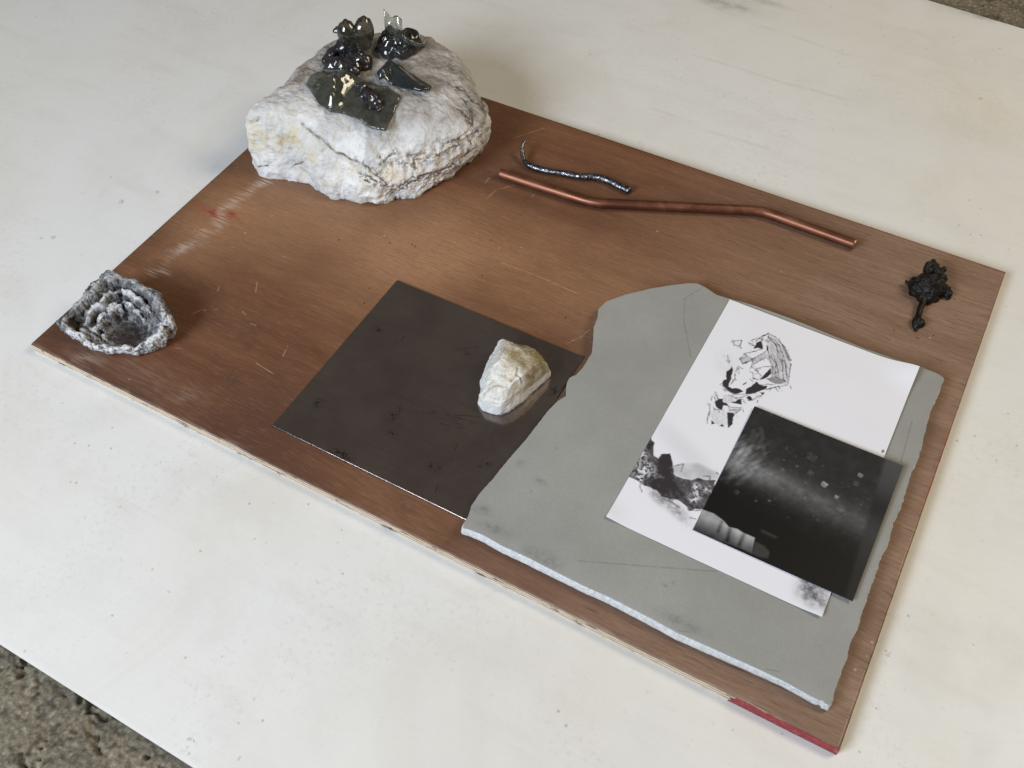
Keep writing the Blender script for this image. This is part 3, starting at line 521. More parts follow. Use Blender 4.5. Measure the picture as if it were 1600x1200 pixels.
def mat_plate():
    g = G('dark_steel')
    m = g.noise(14, 5, .6, dist=.4)
    c = g.mix(g.ramp(m, .3, .72), (.20, .166, .152, 1), (.26, .217, .20, 1))
    br = g.noise(1, 4, .6, g.scale((14, 260, 1), (0, 0, .15)))
    c = g.mix(g.ramp(br, .45, .8, 0, .35), c, (.14, .115, .108, 1))
    c = g.mix(g.ramp(g.noise(30, 6, .7, dist=1.), .5, .72, 0, .5), c, (.27, .225, .205, 1))
    sc = g.math('MULTIPLY', g.capsules(polysegs(PSCR, (.3, .037)), .0010), g.ramp(g.noise(90, 3, .6), .35, .65))
    sp = g.math('MULTIPLY', g.attr('spot'), g.ramp(g.noise(300, 4, .7), .46, .56))
    mk = g.math('MAXIMUM', g.math('MULTIPLY', sc, .45), g.math('MULTIPLY', sp, .8))
    c = g.mix(mk, c, (.02, .016, .015, 1))
    c = g.mix(g.math('MULTIPLY', g.ramp(g.voro(75), .06, .03), g.ramp(g.noise(20, 2), .6, .68)), c, (.42, .38, .34, 1))
    g.set(Base_Color=c, Metallic=.9, Roughness=g.ramp(g.noise(18, 5, .65), .3, .7, .10, .17))
    g.bump(g.math('SUBTRACT', g.math('MULTIPLY', g.noise(350, 3), .25), mk), .12, .0004)
    return g.m

def mat_plain(name, col, rough=.6, metal=0., nscale=200, var=.25, bump=.3, bd=.0006):
    g = G(name)
    d = tuple(v * (1 - var) for v in col[:3]) + (1,)
    g.set(Base_Color=g.mix(g.ramp(g.noise(nscale, 5, .65), .3, .7), d, col), Roughness=rough, Metallic=metal)
    if bump: g.bump(g.noise(nscale * 2.5, 4, .65), bump, bd)
    return g.m

def mat_greypaper():
    g = G('grey_board_paper')
    c = g.mix(g.ramp(g.noise(9, 5, .6), .3, .7), (.265, .265, .253, 1), (.315, .315, .302, 1))
    c = g.mix(g.ramp(g.noise(420, 3, .7), .35, .7, .22, 0), c, (.2, .2, .185, 1))
    c = g.mix(g.ramp(g.noise(40, 5, .7), .6, .8, 0, .25), c, (.36, .36, .348, 1))
    c = g.mix(g.math('MULTIPLY', g.attr('spot'), g.ramp(g.noise(150, 4, .7), .3, .7, .2, 1)), c, (.12, .12, .115, 1))
    ln = g.math('MULTIPLY', g.capsules(polysegs(PENCIL, (.54, .022)), .0010), g.ramp(g.noise(200, 3), .3, .5, .3, 1))
    c = g.mix(g.math('MULTIPLY', ln, .32), c, (.10, .095, .085, 1))
    g.set(Base_Color=c, Roughness=.78)
    g.b.inputs['Specular IOR Level'].default_value = .25
    g.bump(g.math('SUBTRACT', g.noise(330, 4, .65), ln), .22, .0006)
    return g.m

def mat_print(name, rough, spec, grain, bump):
    g = G(name)
    c = g.attr('ink', True)
    if grain: c = g.mix(grain, c, g.mix(g.ramp(g.noise(900, 3, .7), .3, .7), (.2, .2, .2, 1), (.8, .8, .8, 1)), 'OVERLAY')
    g.set(Base_Color=c, Roughness=rough); g.b.inputs['Specular IOR Level'].default_value = spec
    if bump: g.bump(g.noise(500, 4, .7), bump, .0004)
    return g.m

def mat_bark():
    g = G('weathered_burl')
    n1 = g.noise(160, 6, .7, dist=1.)
    c = g.mix(g.ramp(n1, .32, .68), (.016, .014, .014, 1), (.17, .16, .16, 1))
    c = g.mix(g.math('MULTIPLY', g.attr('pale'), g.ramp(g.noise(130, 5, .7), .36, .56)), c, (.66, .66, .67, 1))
    c = g.mix(g.math('MULTIPLY', g.attr('rot'), g.ramp(g.noise(90, 4, .7), .3, .6, .5, 1)), c, (.022, .014, .011, 1))  # dark brown rot, with the shade of the recesses painted in
    g.set(Base_Color=c, Roughness=.65)
    g.b.inputs['Specular IOR Level'].default_value = .25
    g.bump(g.math('ADD', g.noise(330, 6, .72, dist=1.5), g.noise(90, 4)), .5, .0024)
    return g.m

def mat_copper():
    g = G('tarnished_copper')
    n1 = g.noise(25, 5, .6, dist=.5)
    c = g.mix(g.ramp(n1, .3, .72), (.20, .084, .052, 1), (.29, .130, .082, 1))
    c = g.mix(g.ramp(g.noise(120, 4, .7), .62, .74, 0, .4), c, (.14, .055, .035, 1))
    c = g.mix(g.math('MULTIPLY', g.ramp(g.voro(90), .07, .03), g.ramp(g.noise(30, 2), .52, .6)), c, (.85, .62, .48, 1))
    c = g.mix(g.attr('rim'), c, (.85, .50, .36, 1))
    g.set(Base_Color=c, Metallic=.95, Roughness=g.ramp(n1, .3, .7, .40, .55))
    g.bump(g.noise(380, 4, .7), .15, .0005)
    return g.m

def mat_rod():
    g = G('beaten_lead')
    n1 = g.noise(260, 4, .65)
    c = g.mix(g.ramp(n1, .38, .68), (.06, .06, .07, 1), (.34, .35, .38, 1))
    g.set(Base_Color=c, Metallic=1., Roughness=g.ramp(n1, .35, .7, .42, .16))
    g.bump(g.noise(300, 4, .6), .6, .0016)
    return g.m

def mat_glass(name, col, trans, rough):
    g = G(name)
    c = g.mix(g.ramp(g.noise(60, 4, .6, dist=.8), .3, .7), col, tuple(v * .55 for v in col[:3]) + (1,))
    g.set(Base_Color=c, Roughness=rough, Transmission_Weight=trans, IOR=1.5)
    g.b.inputs['Coat Weight'].default_value = .5; g.b.inputs['Coat Roughness'].default_value = .04
    g.bump(g.noise(70, 3), .25, .002)
    return g.m

def mat_clot():
    g = G('melted_glass_clot')
    n1 = g.noise(110, 5, .6, dist=1.)
    c = g.mix(g.ramp(n1, .35, .6), (.008, .008, .009, 1), (.030, .028, .031, 1))
    c = g.mix(g.ramp(g.noise(70, 4, .6, dist=1.), .64, .72, 0, .7), c, (.10, .035, .02, 1))
    c = g.mix(g.ramp(g.noise(90, 4, .6, dist=2.), .66, .74, 0, .6), c, (.13, .115, .15, 1))
    g.set(Base_Color=c, Roughness=.2)
    g.b.inputs['Coat Weight'].default_value = .25; g.b.inputs['Coat Roughness'].default_value = .05
    g.bump(g.noise(110, 3, .6), .2, .0016)
    return g.m

def mat_tar():
    g = G('melted_black_plastic')
    n1 = g.noise(240, 5, .7)
    c = g.mix(g.ramp(n1, .4, .75), (.004, .003, .003, 1), (.012, .008, .007, 1))
    g.set(Base_Color=c, Roughness=g.ramp(n1, .3, .7, .28, .5))
    g.b.inputs['Specular IOR Level'].default_value = .3
    g.bump(g.noise(360, 5, .7), .5, .0018)
    return g.m

# ---------------------------------------------------------------- the setting: concrete floor and the white painted sheet
def lines(parts):
    r = []
    for a, b, n in parts: r += list(np.linspace(a, b, n, endpoint=False))
    return np.array(r + [parts[-1][1]])

def build_floor():
    xs = lines([(-4, .10, 20), (.10, .95, 560), (.95, 5, 20)])
    ys = lines([(-4, -.46, 16), (-.46, -.25, 140), (-.25, 1.12, 30), (1.12, 1.30, 110), (1.30, 5, 16)])
    X, Y = np.meshgrid(xs, ys); P = np.column_stack([X.ravel(), Y.ravel()])
    a = fbm(P, 45, 4, 5); b = fbm(P, 190, 4, 9, .65); c = vnoise(P, 420, 31)
    h = .0014 * a + .0030 * b + .0010 * c
    pit = np.clip((-(fbm(P, 70, 3, 77, .7)) - .22) / .22, 0, 1) * np.clip(.5 + 1.5 * fbm(P, 25, 2, 79), 0, 1)
    h = h - .007 * pit
    t = np.clip(.5 + .7 * fbm(P, 240, 4, 83, .7) + .3 * a, 0, 1)[:, None]
    dk = np.array(S(84, 76, 64)[:3]); lt = np.array(S(182, 173, 154)[:3])
    col = dk + (lt - dk) * t
    ag = np.clip((vnoise(P, 260, 55) - .45) / .25, 0, 1)[:, None]
    col = col + (np.array(S(205, 198, 182)[:3]) - col) * ag * .7
    dk2 = np.clip((vnoise(P, 200, 57) - .45) / .25, 0, 1)[:, None]
    col = col + (np.array(S(62, 52, 46)[:3]) - col) * dk2 * .7
    col = col * .72
    V = np.column_stack([P, -.0135 + h])
    V[:, 2] = np.minimum(V[:, 2], -.0100)
    tag(obj('concrete_floor', V, grid_faces(len(xs), len(ys)), mat_floor(), attrs={'tone': col}), kind='structure')
build_floor()

def build_sheet():
    # rectangular sheet 5 mm thick with a slightly eased edge; its back edge runs a little askew
    xs = np.linspace(-1.5, 2.1, 240); n = len(xs)
    yb = 1.1565 - .0713 * (xs - .6785); yf = np.full(n, -.2628) - .0012 * np.sin(xs * 3)
    rows = []
    e = .0005
    def row(t, z): rows.append(np.column_stack([xs, yf + (yb - yf) * t if 0 <= t <= 1 else 0 * xs, np.full(n, z)]))
    L = 1.42
    rows.append(np.column_stack([xs, yf, np.full(n, -.0032)]))
    rows.append(np.column_stack([xs, yf, np.full(n, -e)]))
    rows.append(np.column_stack([xs, yf + e * .35, np.full(n, -e * .3)]))
    for t in np.linspace(.002, .998, 120): row(t, 0)
    rows.append(np.column_stack([xs, yb - e * .35, np.full(n, -e * .3)]))
    rows.append(np.column_stack([xs, yb, np.full(n, -e)]))
    rows.append(np.column_stack([xs, yb, np.full(n, -.0032)]))
    # battens set back under the sheet carry it on the floor
    rows.append(np.column_stack([xs, yb - .02, np.full(n, -.0032)])); rows.append(np.column_stack([xs, yb - .02, np.full(n, -.0125)]))
    rows.append(np.column_stack([xs, yf + .02, np.full(n, -.0125)])); rows.append(np.column_stack([xs, yf + .02, np.full(n, -.0032)]))
    V = np.vstack(rows); nr = len(rows)
    F = grid_faces(n, nr).tolist()
    for i in range(n - 1): F.append(((nr - 1) * n + i, (nr - 1) * n + i + 1, i + 1, i))
    P = V[:, :2]; grime = np.zeros(len(P)); yel = np.zeros(len(P))
    for x, y, sx, sy, a in TSTAIN:
        g_ = gauss(P, (x, y), sx, sy) * a
        if sx < .06 and y > .9: grime = np.maximum(grime, g_ * .8)
        elif x > .8: yel = np.maximum(yel, g_)
        else: grime = np.maximum(grime, g_ * .22)
    # grime gathered along the far edge, yellower tint beside the board
    edge = (1.1565 - .0713 * (P[:, 0] - .6785)) - P[:, 1]
    grime = np.maximum(grime, np.exp(-np.abs(edge) / .02) * .5 * np.clip(fbm(P, 14, 3, 3) + .25, 0, 1))
    tag(obj('painted_sheet', V, F, mat_sheet(), attrs={'grime': grime, 'yellow': yel}, smooth=False), kind='structure')
build_sheet()

# ---------------------------------------------------------------- plywood board
BW, BD, BT = .9049, .6150, .012
def build_board():
    t = thing('plywood_board', (0, 0, 0), 'large scuffed brown plywood board with red paint on one edge, lying under the objects', 'board')
    nx, ny = 362, 247
    X, Y = np.meshgrid(np.linspace(0, BW, nx), np.linspace(0, BD, ny)); P = np.column_stack([X.ravel(), Y.ravel()])
    wp = P + np.column_stack([.009 * vnoise(np.column_stack([P[:, 0] * 14, P[:, 1] * 110]), 1, 8) + .004 * fbm(P, 60, 3, 9), .002 * fbm(P, 90, 2, 4)])
    pale = np.clip(1.2 - seg_dist(wp, SCRAPE) / .011, 0, 1) * .75 * np.clip(.55 + 1.1 * fbm(P, 30, 3, 5), 0, 1)
    # fresh wood where the front edge has worn
    pale = np.maximum(pale, np.exp(-P[:, 1] / .0022) * np.clip(.2 + 1.2 * fbm(P, 22, 3, 6), 0, 1) * .8)
    for x, y, sx, sy, a in SMEAR: pale = np.maximum(pale, gauss(P, (x, y), sx, sy) * a * np.clip(.6 + fbm(P, 40, 3, 12), 0, 1))
    dark = np.zeros(len(P)); red = np.zeros(len(P))
    for x, y, sx, sy, a in DARKSM: dark = np.maximum(dark, gauss(P, (x, y), sx, sy) * a)
    for x, y, sx, sy in REDMARK: red = np.maximum(red, gauss(P, (x, y), sx, sy) * .95)
    fe = np.clip(fbm(P, 18, 3, 21) + .1, 0, 1)
    dark = np.maximum(dark, np.exp(-P[:, 1] / .004) * fe * .9)
    dark = np.maximum(dark, np.exp(-(BW - P[:, 0]) / .0025) * np.clip(fbm(P, 60, 3, 23) + .05, 0, 1))
    red = np.maximum(red, np.exp(-(BW - P[:, 0]) / .0018) * np.clip(1.3 - np.abs(P[:, 1] - .305) / .06, 0, 1))
    red = np.maximum(red, np.exp(-(BD - P[:, 1]) / .0016) * np.clip(1.2 - np.abs(P[:, 0] - .50) / .05, 0, 1) * .8)
    # paler, greyer wood with stronger pores towards one end
    pale_end = np.clip((P[:, 0] - .47 + .10 * fbm(P, 6, 3, 31) - .18 * (P[:, 1] > .45) * 0) / .30, 0, 1)
    # broad tones: darker along the front and left, varnish sheen painted paler mid-board
    fb = fbm(P, 7, 4, 35)
    dark_tone = np.clip(1.15 - P[:, 1] / .13 - np.clip((P[:, 0] - .30) / .30, 0, 1) + .9 * fb, 0, 1) * .8
    dark_tone = np.maximum(dark_tone, np.clip(.55 - P[:, 0] / .16 + .9 * fbm(P, 9, 3, 36), 0, 1) * .5)
    sheen_tone = (gauss(P, (.22, .30), .13, .06) + .9 * gauss(P, (.40, .36), .18, .08) + .7 * gauss(P, (.06, .26), .05, .09)) * np.clip(.75 + .9 * fbm(P, 10, 3, 37), 0, 1.2) * (1 - dark_tone)
    sheen_tone = np.clip(sheen_tone, 0, 1)
    z = np.full(len(P), BT)
    V = np.column_stack([P, z]); E = np.zeros(len(P), bool)
    fr = P[:, 1] < 1e-6
    V[fr, 1] += .0007 * np.abs(fbm(P[fr], 60, 3, 5)) ; V[fr, 2] -= .0004 * (vnoise(P[fr], 130, 6) > .3)
    ri = P[:, 0] > BW - 1e-6; V[ri, 0] -= .0009 * np.abs(fbm(P[ri], 60, 3, 7))
    F = grid_faces(nx, ny).tolist()
    # skirt: the thickness of the face veneer
    loop = [i for i in range(nx)] + [j * nx + nx - 1 for j in range(1, ny)] + [(ny - 1) * nx + i for i in range(nx - 2, -1, -1)] + [j * nx for j in range(ny - 2, 0, -1)]
    b0 = len(V); low = V[loop].copy(); low[:, 2] = BT - .0011
    V = np.vstack([V, low]); m = len(loop)
    F += [(loop[i], b0 + i, b0 + (i + 1) % m, loop[(i + 1) % m]) for i in range(m)]
    ext = lambda a: np.concatenate([a, a[loop]])
    obj('face_veneer', V, F, mat_veneer(), t, attrs={'pale': ext(pale), 'dark': ext(dark), 'red': ext(red), 'pale_end': ext(pale_end), 'dark_tone': ext(dark_tone), 'sheen_tone': ext(sheen_tone)})
    # core plies, a little recessed and uneven along the front
    xs = np.linspace(0, BW, 300); zz = np.linspace(.0001, BT - .0012, 7); rows = []
    for k, z_ in enumerate(zz):
        q = np.column_stack([xs, np.full(300, k * .01)])
        rows.append(np.column_stack([xs, .0003 + .0006 * np.abs(fbm(np.column_stack([xs, np.full(300, k * .02)]), 70, 3, 50 + k)), np.full(300, z_)]))
    n = len(xs); nb = len(rows)
    rows.append(np.column_stack([xs, np.full(n, BD - .0004), np.full(n, zz[-1])])); rows.append(np.column_stack([xs, np.full(n, BD - .0004), np.full(n, zz[0])]))
    V = np.vstack(rows); F = grid_faces(n, len(rows)).tolist(); R = len(rows)
    F += [((R - 1) * n + i, (R - 1) * n + i + 1, i + 1, i) for i in range(n - 1)]
    F += [[k * n for k in range(R)], [k * n + n - 1 for k in range(R)][::-1]]
    obj('core_plies', V, F, mat_plycore(), t, smooth=False)
    # red paint left on the front edge near the corner
    xs = np.linspace(.806, BW, 90); rows = []
    for k, z_ in enumerate(np.linspace(.0006, BT - .0003, 6)):
        x = xs.copy(); x[:14] += (1 - np.arange(14) / 14) * .016 * (.5 + .5 * vnoise(np.array([[k * 1.7, 3.]]), 1, 4)[0])
        rows.append(np.column_stack([x, -.0004 - .0003 * np.abs(fbm(np.column_stack([xs, np.full(90, k * .01)]), 120, 2, 9)), np.full(90, z_)]))
    rows = [np.column_stack([r_[:, 0], np.full(90, .001), r_[:, 2]]) for r_ in rows[:1]] + rows + [np.column_stack([rows[-1][:, 0], np.full(90, .0005), np.full(90, BT + .00005)])]
    obj('red_paint', np.vstack(rows), grid_faces(90, len(rows)), mat_red(), t)
build_board()

# ---------------------------------------------------------------- big quartz rock on the board's far left corner
def by_angle(pts, c, ang):
    p = np.asarray(pts, float); a = np.arctan2(p[:, 1] - c[1], p[:, 0] - c[0]); o = np.argsort(a); a = a[o]
    cols = [np.hypot(p[:, 0] - c[0], p[:, 1] - c[1])[o]] + [p[o, k] for k in range(2, p.shape[1])]
    aa = np.concatenate([a - 2 * np.pi, a, a + 2 * np.pi])
    return [np.interp(ang, aa, np.tile(k, 3)) for k in cols]

def build_boulder():
    c = np.array([.155, .460]); N = 860
    ang = np.linspace(-np.pi, np.pi, N, endpoint=False)
    back = [(c[0] + (x - c[0]) * .93, c[1] + (y - c[1]) * .93) for x, y, z in RIM[8:]]
    rb, = by_angle(list(BASE) + back, c, ang)
    rr, zr = by_angle(RIM, c, ang)
    k = np.ones(13) / 13
    sm = lambda v: np.convolve(np.concatenate([v[-6:], v, v[:6]]), k, 'valid')
    rb, rr, zr = sm(rb), sm(rr), sm(zr)
    d = np.column_stack([np.cos(ang), np.sin(ang)])
    R = []
    for t in np.linspace(0, 1, 84):
        s_ = t ** .9
        r = rb + (rr - rb) * s_ + .006 * np.sin(np.pi * t) - .004 * (1 - np.clip(t / .12, 0, 1)) ** 2
        z = BT + .0002 + (zr - BT) * t
        # ease the shoulder
        e = np.clip((t - .86) / .14, 0, 1) ** 2
        R.append(np.column_stack([c[0] + d[:, 0] * (r - .005 * e), c[1] + d[:, 1] * (r - .005 * e), z - .001 * e]))
    rtop = rr - .005; zc = .103
    for s_ in np.linspace(1, .02, 120)[1:]:
        w = 1 - s_
        z = zr - .001 + (zc - zr) * (1 - np.exp(-w * 2.6)) / (1 - np.exp(-2.6)) + .004 * np.clip(1 - w / .08, 0, 1) * 0 + .0025 * np.clip(w / .06, 0, 1)
        R.append(np.column_stack([c[0] + d[:, 0] * rtop * s_, c[1] + d[:, 1] * rtop * s_, z]))
    def disp(V):
        side = np.clip((.095 - V[:, 2]) / .03, 0, 1)
        h = .0055 * fbm(V, 22, 4, 2) + .0022 * ridged(V, 60, 4, 7) * (.75 + .25 * side) + .0012 * fbm(V, 150, 3, 9)
        # craggy right-hand front
        cr = np.clip((V[:, 0] - .17) / .06, 0, 1) * np.clip((.56 - V[:, 1]) / .05, 0, 1) * np.clip((.088 - V[:, 2]) / .02, 0, 1)
        h += cr * (.0040 * ridged(V * np.array([1, 1, 1.15]), 36, 4, 13) + .0018 * fbm(V, 110, 3, 14))
        for cl, w, dp in CRACKS:
            dd = seg_dist(V + .0016 * np.column_stack([fbm(V, 95, 3, 61), fbm(V, 95, 3, 62), fbm(V, 95, 3, 63)]), cl)
            h -= dp * .6 * np.exp(-(dd / (w * .75)) ** 2)
        return h
    def at(V):
        top = np.clip((V[:, 2] - (.070 + .012 * fbm(V, 30, 3, 5))) / .02, 0, 1) * np.clip((V[:, 1] - .375 - .03 * fbm(V, 25, 2, 6)) / .05, 0, 1)
        yel = np.zeros(len(V)); cr = np.zeros(len(V)); cream = np.zeros(len(V))
        for p, s1, a in YELLOW: yel = np.maximum(yel, a * np.exp(-(np.linalg.norm(V - np.array(p), axis=1) / s1) ** 2))
        for p, s1, a in CREAM: cream = np.maximum(cream, a * np.exp(-(np.linalg.norm(V - np.array(p), axis=1) / s1) ** 2))
        q = V + .0016 * np.column_stack([fbm(V, 95, 3, 61), fbm(V, 95, 3, 62), fbm(V, 95, 3, 63)])
        for cl, w, dp in CRACKS: cr = np.maximum(cr, np.clip(1.3 - seg_dist(q, cl) / (w * 1.0), 0, 1))
        near = np.full(len(V), 1.)
        for cl, w, dp in CRACKS: near = np.minimum(near, seg_dist(V, cl))
        lich = np.exp(-(near / .0055) ** 2) * np.clip((fbm(V, 330, 3, 91, .7) - .06) / .12, 0, 1) * np.clip((V[:, 0] - .14) / .05, .25, 1)
        return {'top': top, 'yellow': yel, 'crack': np.maximum(cr, lich * .85), 'cream': cream}
    o = rings('quartz_rock', R, mat_boulder(), None, at, disp, BT + .0002, origin=(.155, .46, BT))
    tag(o, 'large cracked white quartz rock standing on the far left board corner under melted glass', 'rock')
    return o
boulder = build_boulder()
_me = boulder.data; _o = np.array(boulder.location)
_bv = BVHTree.FromPolygons([tuple(np.array(v.co) + _o) for v in _me.vertices], [tuple(p.vertices) for p in _me.polygons])
def rock_z(x, y):
    h = _bv.ray_cast(Vector((x, y, .4)), Vector((0, 0, -1)))
    return h[0].z if h[0] else .1
def rock_zs(P): return np.array([rock_z(x, y) for x, y in np.asarray(P)[:, :2]])

# ---------------------------------------------------------------- melted glass on the rock
SMOKE = mat_glass('smoked_glass', (.40, .42, .37, 1), .92, .04)
CLOT = mat_clot()
RD = np.array([.8748, .4845, 0]); DD = np.array([-.4845, .8748, 0])

def sheet_from_outline(name, outline, zfun, thick, mat, parent, n=150, m=34):
    o = resample(outline, n); c = o.mean(0); P = []
    for s_ in np.linspace(1, .03, m): P.append(c + (o - c) * s_)
    P = np.vstack(P + [c[None]])
    top = zfun(P); V = np.column_stack([P, top + thick]); L = np.column_stack([P, top])
    F = grid_faces(n, m, True).tolist(); ci = n * m
    F += [((m - 1) * n + i, (m - 1) * n + (i + 1) % n, ci) for i in range(n)]
    k = len(V)
    F2 = [[q + k for q in f][::-1] for f in F]
    F3 = [(i, k + i, k + (i + 1) % n, (i + 1) % n) for i in range(n)]
    return obj(name, np.vstack([V, L]), F + F2 + F3, mat, parent)

def ground_fit(outline):
    """a plane resting on the rock below an outline, so that glass lies on it without sinking in"""
    o = resample(outline, 40); c = o.mean(0); P = np.vstack([o, c + (o - c) * .5, c[None]])
    z = rock_zs(P); A = np.column_stack([P - c, np.ones(len(P))])
    k = np.linalg.lstsq(A, z, rcond=None)[0]
    lift = (z - A @ k).max()
    return lambda Q: (np.asarray(Q)[:, :2] - c) @ k[:2] + k[2] + lift * .75

def build_glass():
    # slumped pane with one straight cut corner
    f = ground_fit(GLASSA); cA = np.mean(GLASSA, 0)
    t = thing('melted_glass', (cA[0], cA[1], rock_z(*cA)), 'slumped smoky glass pane with a square cut corner, front piece on the white rock', 'glass piece', 'melted glass pieces on the rock')
    def za(P):
        z = f(P)
        for c, r, h in GLASSAB: z = z + h * np.exp(-((P[:, 0] - c[0]) ** 2 + (P[:, 1] - c[1]) ** 2) / (r * .8) ** 2)
        return np.maximum(z + .0012 * fbm(P, 70, 2, 3), rock_zs(P) + .0004)
    sheet_from_outline('pane', GLASSA, za, .0028, SMOKE, t)
    blob('clot', [(c[0], c[1], f([c])[0] + .004, r) for c, r in GLASSAL], .0009, CLOT, t, lambda V: .0016 * fbm(V, 160, 3, 4), lambda V: f(V) + .0005)
    PANE_CLOT = np.mean([c for c, r in GLASSAL], 0)
    blob('drop', [(c[0], c[1], f([c])[0] + .005, r) for c, r in GLASSAD], .0009, CLOT, t, lambda V: .0008 * fbm(V, 120, 2, 4), lambda V: rock_zs(V) - .0002)
    # folded wedge
    f2 = ground_fit(GLASSB); cB = np.mean(GLASSB, 0)
    t = thing('melted_glass', (cB[0], cB[1], rock_z(*cB)), 'small folded wedge of dark glass, right of the slumped pane on the rock', 'glass piece', 'melted glass pieces on the rock')
    rid = np.array(GLASSBR)
    def zb(P):
        d = seg_dist(P, rid); tt = np.clip((P[:, 0] - .145) / .075, 0, 1)
        return f2(P) + (.017 - .011 * tt) * np.exp(-(d / .010) ** 1.6) + .0008 * fbm(P, 90, 2, 5)
    zb0 = zb
    zb = lambda P: np.maximum(zb0(P), rock_zs(P) + .0004)
    sheet_from_outline('folded_pane', GLASSB, zb, .003, mat_glass('dark_smoked_glass', (.10, .125, .13, 1), .8, .05), t)
    # twisted two-lobed piece
    cC = np.mean([c for c, dz, r in CLUMP], 0)
    t = thing('melted_glass', (cC[0], cC[1], rock_z(*cC)), 'twisted dark glass piece with two tall curled lobes, back left on the white rock', 'glass piece', 'melted glass pieces on the rock')
    def chain(items, reach):
        s0 = [np.array((c[0], c[1], rock_z(*c) + dz, r)) for c, dz, r in items]; out = [tuple(q) for q in s0]
        for a in range(len(s0)):
            for b in range(a):
                if np.linalg.norm(s0[a][:3] - s0[b][:3]) < reach:
                    for k in (.25, .5, .75): out.append(tuple(s0[a] * (1 - k) + s0[b] * k))
        return out
    fold = lambda V: .0040 * fbm(V, 60, 2, 8) + .0020 * ridged(V, 75, 2, 9)
    DARKG = mat_glass('dark_folded_glass', (.16, .155, .15, 1), .8, .06)
    def crumple(name, c, rx, ry, h, seed, parent, rot=0., mat=None):
        nu, nv = 84, 22; a = np.linspace(0, 2 * np.pi, nu, endpoint=False)
        out = 1 + .28 * fbm(np.column_stack([np.cos(a), np.sin(a)]), 1.6, 3, seed) + .10 * np.sign(np.sin(a * 3 + seed)) * np.abs(np.sin(a * 3 + seed)) ** 4
        rows = []
        for s_ in np.linspace(1, .03, nv):
            u = np.cos(a) * rx * out * s_; v = np.sin(a) * ry * out * s_
            xy = np.array(c)[:2] + u[:, None] * RD[:2] + v[:, None] * DD[:2]
            q = np.column_stack([u, v])
            z = h * (1 - s_ ** 2) * (.55 + .75 * ridged(q, 42, 2, seed + 1)) + .006 * np.abs(fbm(q, 55, 2, seed + 2)) + .004 * np.clip(fbm(np.column_stack([np.cos(a), np.sin(a)]), 2.5, 2, seed + 3), 0, 1) * s_
            rows.append(np.column_stack([xy, np.maximum(rock_zs(xy), rock_z(*c[:2]) - .004) + .0016 + np.maximum(z, 0)]))
        V = np.vstack(rows + [rows[-1].mean(0)[None]]); F = grid_faces(nu, nv, True).tolist(); ci = nu * nv
        F += [((nv - 1) * nu + i, (nv - 1) * nu + (i + 1) % nu, ci) for i in range(nu)]
        o = obj(name, V, F, mat or DARKG, parent)
        sd = o.modifiers.new('thickness', 'SOLIDIFY'); sd.thickness = .0022; sd.offset = 0
        return o
    core = lambda items, k: [(c, dz * .8, r * k) for c, dz, r in items]
    mC = np.mean([c for c, dz, r in CLUMP[:13]], 0)
    crumple('folded_base', mC, .030, .0135, .016, 3, t)
    crumple('folded_stem', np.mean([c for c, dz, r in CLUMP[13:18]], 0), .015, .010, .030, 11, t)
    blob('clot', chain(core(CLUMP, .62), .017), .0009, CLOT, t, fold, lambda V: rock_zs(V) - .0003, it=16)
    LG = mat_glass('lobe_glass', (.17, .155, .12, 1), .85, .05)
    for k, (sx, w_, H_, seed) in enumerate(((-.0105, .0118, .036, 3), (.0112, .0122, .040, 7))):
        rows = []; nu, nv = 30, 30
        ph = np.linspace(-1.75, 1.75, nu)
        for v in np.linspace(0, 1, nv):
            rad = w_ * (.62 + .42 * np.sin(v * 2.3)) * (1 - .35 * v ** 6)
            dx = sx * (.55 + .5 * v) + rad * np.sin(ph); dd = -rad * .62 * np.cos(ph) - .004 * v + .010 * v ** 5
            z = .121 + H_ * v * (1 - .16 * (ph / 1.75) ** 2 * v) + .002 * fbm(np.column_stack([ph + seed, np.full(nu, v * 2.)]), 1., 2, seed)
            rows.append(np.column_stack([.1065 + dx * RD[0] + dd * DD[0], .4985 + dx * RD[1] + dd * DD[1], z]))
        # fold the top edge over and inwards
        top = rows[-1]; cc = top.mean(0)
        for q in (.75, .45, .2): rows.append(np.column_stack([cc[:2] + (top[:, :2] - cc[:2]) * q, top[:, 2] + .0022 * (1 - q)]))
        o = obj('curled_lobe', np.vstack(rows), grid_faces(nu, len(rows)), LG, t)
        sd = o.modifiers.new('thickness', 'SOLIDIFY'); sd.thickness = .0022; sd.offset = 0
    # lump with upright strip
    cD = np.mean([c for c, dz, r in DISC], 0)
    t = thing('melted_glass', (cD[0], cD[1], rock_z(*cD)), 'dark glass lump with a pale upright strip, back right on the white rock', 'glass piece', 'melted glass pieces on the rock')
    mD = np.mean([c for c, dz, r in DISC], 0)
    crumple('folded_base', mD, .027, .015, .022, 23, t)
    blob('clot', chain(core(DISC, .72), .015), .0009, CLOT, t, fold, lambda V: rock_zs(V) - .0003, it=16)
    A, B, C, D_ = [np.array(p) for p in STRIPP]
    A = A + RD * .004; rows = []
    for v in np.linspace(0, 1, 24):
        u = np.linspace(0, 1, 22)[:, None]
        lo = A + RD * .024 * u; hi = B - RD * .004 + RD * .022 * u + np.array([0, 0, .004])
        p = lo + (hi - lo) * v - DD * .010 * np.sin(v * 3.0) + DD * .006 * np.cos(u * 3.1) 
        p = p + np.array([0, 0, 1]) * (.004 * v ** 3 * np.cos(u * 8) - .003 * v * u)
        rows.append(p)
    o = obj('upright_strip', np.vstack(rows), grid_faces(22, 24), mat_glass('strip_glass', (.70, .72, .64, 1), .92, .04), t)
    sd = o.modifiers.new('thickness', 'SOLIDIFY'); sd.thickness = .0025; sd.offset = 0
    rows = []
